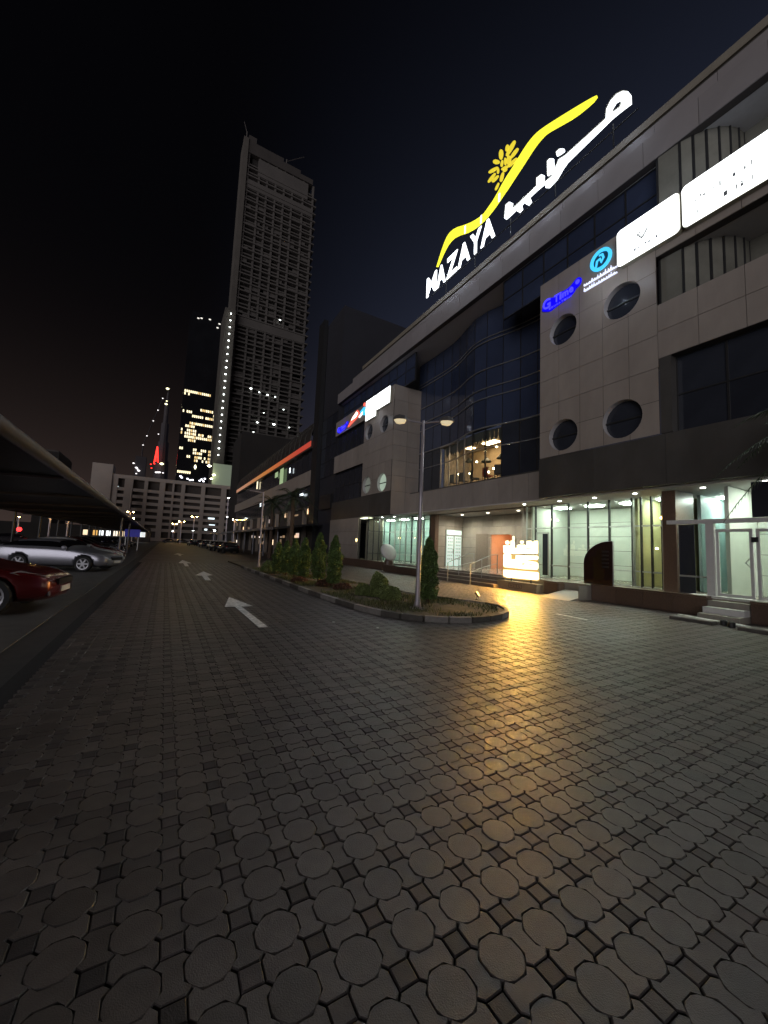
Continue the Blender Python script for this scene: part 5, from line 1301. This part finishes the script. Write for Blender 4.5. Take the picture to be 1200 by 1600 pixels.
# street lamps, orange
def far_lamp(px_, py_, Y, pair, label, m=M_orange_lamp, r=.20):
    q = PY(px_, py_, Y); t = thing('street_lamp', label, 'lamp', (q[0], Y, 0), group='lit far street lamps')
    MB().tube([(0, 0, 0), (0, 0, q[2])], .09, 6).build('pole', M_pole, t)
    for s in ((-1, 1) if pair else (0,)):
        if pair: MB().tube([(0, 0, q[2]-.1), (s*pair*.5, 0, q[2])], .05, 5).build('arm', M_pole, t)
        MB().lathe([(r*.4, -r*.4), (r, 0), (r*.4, r*.4)], (s*pair*.5, 0, q[2]), 10).build('lamp_head', m, t)
    if m is M_orange_lamp and r > .15:
        d = bpy.data.lights.new('street_lamp_light', 'POINT'); d.energy = 80000 if Y > 125 else 20000; d.color = (1.0, 0.55, 0.2); d.shadow_soft_size = 0.0
        o = bpy.data.objects.new('street_lamp_light', d); COL.objects.link(o); o.location = (q[0], Y, q[2]-.5)
far_lamp(204, 800, 120, 1.15, 'twin orange street lamp glowing above the end of the left carport')
far_lamp(209, 810, 130, 0, 'single orange street lamp just below the left twin lamp')
far_lamp(273, 818.5, 140, 1.1, 'lower twin orange street lamp left of the middle one')
far_lamp(284, 815, 132, 1.3, 'twin orange street lamp in the middle above the end of the drive')
far_lamp(304, 807.5, 120, 1.2, 'twin orange street lamp on the right above the end of the drive')
far_lamp(367, 812, 60, 0.5, 'small orange twin lamp before the far wing', r=.10)
far_lamp(270, 830, 150, 0, 'white lamp low in the middle at the end of the drive', M_white_lamp, .22)
far_lamp(302, 829, 150, 0, 'white lamp low on the right at the end of the drive', M_white_lamp, .22)
far_lamp(335, 829, 110, 0, 'bright white lamp beside the right carport tip', M_white_lamp, .30)
far_lamp(357, 778, 110, 0, 'white lamp high before the big tower foot', M_white_lamp, .22)
far_lamp(355, 808, 90, 0, 'white lamp before the pale columns of the far wing', M_white_lamp, .14)
far_lamp(79, 808, 62, .5, 'yellowish twin lamp seen under the left carport, nearer the frame edge', r=.12)
far_lamp(107, 812, 66, .6, 'yellowish twin lamp seen under the left carport, farther in', r=.13)
far_lamp(30, 808, 64, 0, 'single faint yellow lamp under the left carport by the frame edge', r=.08)

# big tower under construction
bt = thing('unfinished_tower', 'very tall unfinished concrete tower with open floors and a string of hoist lights', 'tower', (0, 0, 0))
TX0, TX1, TY, TD = 36.0, 96.0, 330.0, 45.0
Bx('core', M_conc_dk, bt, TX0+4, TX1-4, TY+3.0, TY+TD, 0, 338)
slab_me = MB().box(0, TX1-TX0, 0, TD, -.55, .55).mesh('floor_slab', M_conc)
slab_me2 = MB().box(0, TX1-TX0+2.5, -1.2, TD, -.55, .55).mesh('floor_slab', M_conc)
nf = 87
for k in range(nf):
    z = 6+k*3.75; link('floor_slab', slab_me2 if k % 2 else slab_me, bt, (TX0, TY, z))
for k, x_ in enumerate((TX0, 45.5, 52.5, 60, 67.5, 75, 85, TX1-1.6)):
    Bx('column', M_conc, bt, x_, x_+1.5, TY-.4, TY+2.4, 0, 338)
# enclosed faces
for k, (xa, xb, za, zb) in enumerate(((TX0+.5, TX1-.3, 181, 189), (TX0+.5, TX1-.3, 306, 314), (45, TX1-6, 321, 337))):
    Bx('infill_wall', M_conc, bt, xa, xb, TY-.6-.05*k, TY+2.0, za, zb)
rt = random.Random(5)
for k in range(210):
    i = rt.randrange(7); fz = rt.randrange(2, 78); xs_ = (TX0, 45.5, 52.5, 60, 67.5, 75, 85, TX1-1.6)
    a = xs_[i]+1.6; b = xs_[i+1]-.1
    if rt.random() < .5: b = (a+b)/2
    Bx('infill_panel', M_conc, bt, a, b, TY+.6, TY+1.0, 6+fz*3.75+.56, 6+(fz+1)*3.75-.56-rt.choice((0, 0, 1.4)))
MB().prism([(TX0-.5, 338), (TX1-2, 338), (TX1-2, 343), (TX1-14, 343), (TX1-14, 346), (TX0+30, 346), (TX0+30, 349), (TX0+6, 349), (TX0+6, 354), (TX0-.5, 354)], fY, TY-1.2, TY+TD).build('netted_top', mat('net_brown', (.048, .041, .035), .9, noise=.2, nscale=.1), bt)
ms = Bx('hoist_mast', mat('mast_conc', (.085, .075, .062), .9, noise=.2, nscale=.1), bt, 27.5, TX0-.5, TY-6, TY+20, 0, 190)
Bx('hoist_mast', MATS['mast_conc'], bt, 31.5, TX0-.5, TY-2, TY+16, 190.01, 350)
M_hoist = emat('hoist_bulb', (.92, 1, .97), 9)
for k in range(22):
    t_ = k/21; px_ = 361+(341-361)*t_; py_ = 490+(711-490)*t_
    q = PY(px_, py_, TY-8); MB().lathe([(.3, -.4), (.5+.3*rt.random(), 0), (.3, .4)], tuple(q), 8).build('hoist_lamp', M_hoist, bt)
for (px_, py_, r_) in ((437.5, 500, .8), (392, 607, 1.0), (405, 613, .7), (418, 617, .9), (430, 620, .7), (428, 663, 1.3), (402, 660, .9), (443, 640, .6), (412, 645, .5), (452, 668, .6), (396, 675, .6)):
    q = PY(px_, py_, TY-1.5); MB().lathe([(r_*.4, -r_*.4), (r_, 0), (r_*.4, r_*.4)], tuple(q), 8).build('work_lamp', M_hoist, bt)
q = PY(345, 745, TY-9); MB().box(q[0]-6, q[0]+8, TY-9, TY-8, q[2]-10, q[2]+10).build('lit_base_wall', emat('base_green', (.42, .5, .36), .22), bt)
for (px_, py_, r_) in ((327, 728, 1.6), (334, 742, 1.2), (330, 748, 1.0)):
    q = PY(px_, py_, TY-11); MB().lathe([(r_*.4, -r_*.4), (r_, 0), (r_*.4, r_*.4)], tuple(q), 8).build('work_lamp', emat('work_warm_%d' % px_, (1, .95, .6), 14), bt)
crn = thing('tower_crane', 'faint tower crane standing on top of the unfinished tower', 'crane', (0, 0, 0))
MB().tube([(34, TY+3, 354), (34, TY+3, 360)], .5, 4).build('mast', M_conc, crn)
MB().tube([(34, TY+3, 359), (31, TY+3, 368)], .25, 4).build('jib', M_conc, crn)
MB().tube([(70, TY+5, 346), (70, TY+5, 356)], .6, 4).build('mast', M_conc, crn); MB().tube([(70, TY+5, 354), (86, TY+5, 368)], .35, 4).build('jib', M_conc, crn)

# dark glass tower with lit office floors
gt = thing('glass_tower', 'dark glass tower with scattered warm lit office windows left of the unfinished tower', 'tower', (0, 0, 0))
GY = 450.0
MB().box(4.3, 42, GY, GY+40, 0, 243).build('facade', M_dkglass, gt)
Bx('crown', M_dkglass, gt, 6, 42, GY+1, GY+38, 243.05, 248)
wme = MB().box(-.62, .62, -.3, 0, -1.25, 1.25).mesh('lit_window', M_win_warm); wme2 = MB().box(-.6, .6, -.3, 0, -1.25, 1.25).mesh('lit_window', emat('lit_window_amber', (1, .7, .3), 1.1))
rows = [(158, .75, 1), (155.0, .2, 0), (140, .35, 0), (136, .6, 1), (132, .75, 1), (124, .85, 1), (120.5, .72, 1), (116, .45, 0), (112.5, .7, 0), (109, .7, 0), (105.5, .45, 0), (96, .5, 0), (92.5, .5, 0), (88, .45, 0), (84.5, .65, 0), (74, .2, 0), (71, .18, 0)]
nw = 0
for z, p, blk in rows:
    run = 0; on = False
    for c in range(19):
        x = 6.0+c*1.85
        if run <= 0: run = rt.choice((2, 3, 4, 5)); on = rt.random() < p
        run -= 1
        if x > 38: continue
        if z < 80 and x > 18: continue
        if on and rt.random() < .9:
            link('lit_window', wme if rt.random() < .7 else wme2, gt, (x, GY-.02, z)); nw += 1
for (px_, py_) in ((315, 497), (328, 499), (343, 506), (340, 512), (310, 497)):
    q = PY(px_, py_, GY-1); MB().box(q[0]-1, q[0]+1, GY-1, GY-.5, q[2]-.5, q[2]+.5).build('roof_lamp', emat('roof_lamp_%d' % px_, (1, .95, .85), 1.2), gt)
for (px_, py_) in ((282, 744), (284, 746), (293, 748), (297, 750), (301, 750), (312, 751), (315, 749), (318, 752), (320, 748)):
    q = PY(px_, py_, GY-1); MB().box(q[0]-.9, q[0]+.9, GY-1, GY-.5, q[2]-.7, q[2]+.7).build('base_lamp', emat('base_lamp_%d' % px_, (.9, .9, 1), 3), gt)
q = PY(305, 730, GY-1); MB().lathe([(.4, -2), (1.2, 0), (.4, 2.5)], tuple(q), 6).build('base_lamp', emat('base_lamp_warm', (1, .95, .6), 4), gt)

# slender tapered tower far away
tp = thing('tapered_tower', 'very distant stepped tapering tower with red lit legs at its foot', 'tower', (0, 0, 0))
M_taper = mat('taper_skin', (.05, .042, .045), .7)
for k, (w_, z0, z1) in enumerate(((34, 0, 120), (27, 120.02, 160), (21, 160.02, 200), (15, 200.02, 240), (9, 240.02, 280), (4.5, 280.02, 306), (1.4, 306.02, 318))):
    MB().lathe([(w_/2, z0), (w_/2*.94, z1)], (-19+k*.0, 915, 0), 12).build('tier', M_taper, tp)
def dot(par, px_, py_, Y, r, m_): 
    q = PY(px_, py_, Y); MB().lathe([(r*.4, -r*.5), (r, 0), (r*.4, r*.5)], tuple(q), 7).build('lamp', m_, par)
M_dot_w = emat('dot_white', (1, .95, .95), 2.2); M_dot_y = emat('dot_yellow', (1, .95, .55), 3.0)
for (x_, y_, r_, y2) in ((465,205,3.4,1),(447,385,3.0,1),(455,350,1.8,1),(395,1085,4.2,1),(330,1185,2.6,0),(352,1185,2.6,0),(372,1185,2.4,0),(410,1192,1.8,0)):
    dot(tp, 200+x_/7.5, 580+y_/7.5, 893, r_, M_dot_y if y2 else M_dot_w)
for a, b in (((343,885),(302,1085)), ((347,885),(352,1070)), ((320,1010),(350,1005)), ((335,930),(325,1060)), ((343,882),(330,1000))):
    A = PY(200+a[0]/7.5, 580+a[1]/7.5, 892); B = PY(200+b[0]/7.5, 580+b[1]/7.5, 892)
    MB().tube([tuple(A), tuple(B)], .9, 5).build('red_leg', M_red_led, tp)
for (x_, y_) in ((275, 1135), (268, 1090), (310, 1085)): dot(tp, 200+x_/7.5, 580+y_/7.5, 893, 1.8, M_red_led)
# building site crane with lamps on its jib
cr = thing('tower_crane', 'distant crane with a rising string of small white lamps left of the red lit tower', 'crane', (0, 0, 0))
L0 = PY(200+176/7.5, 580+865/7.5, 700); L1 = PY(200+407/7.5, 580+318/7.5, 700)
MB().tube([tuple(L0), tuple(L1)], .5, 4).build('jib', M_taper, cr)
MB().tube([(L0[0], 700, 0), tuple(L0)], .8, 4).build('mast', M_taper, cr)
for (x_, y_) in ((407,318),(351,457),(296,582),(222,758),(176,865),(357,737)): dot(cr, 200+x_/7.5, 580+y_/7.5, 699, 1.1, M_dot_w)
hb_ = thing('low_tower', 'dark low building with a cluster of white lamps left of the red lit tower', 'building', (0, 0, 0))
q0 = PY(212, 712, 600); q1 = PY(226, 745, 600)
MB().box(q0[0], q1[0], 600, 615, 0, q0[2]).build('wall', M_taper, hb_)
for (x_, y_, r_) in ((65,1078,1.4),(97,1130,1.7),(125,1165,1.9),(97,1200,1.1),(110,1145,1.2)): dot(hb_, 200+x_/7.5, 580+y_/7.5, 599, r_, M_dot_w)
# dark mid building on the left skyline and behind the far wing
lb_ = thing('left_block', 'dark low building on the skyline just above the left carport', 'building', (0, 0, 0))
q0 = PY(62, 703, 160); q1 = PY(92, 712, 160); MB().box(q0[0], q1[0], 160, 180, 0, q0[2]).build('wall', M_conc_dk, lb_)
MB().box(q0[0]+.3, q1[0]-.3, 160.5, 179, q0[2]+.01, q0[2]+.6).build('roof', M_conc, lb_)
wb = thing('podium_block', 'black podium block between the unfinished tower and the far wing roof', 'building', (0, 0, 0))
q0 = PY(378, 676, 150); q1 = PY(440, 676, 150); MB().box(q0[0], q1[0]+6, 150, 170, 0, q0[2]).build('wall', M_conc_dk, wb)
MB().box(q0[0]+.3, q1[0]+5.7, 150.5, 169, q0[2]+.01, q0[2]+.8).build('roof', M_conc_dk, wb)
print('objects', len(S.objects))
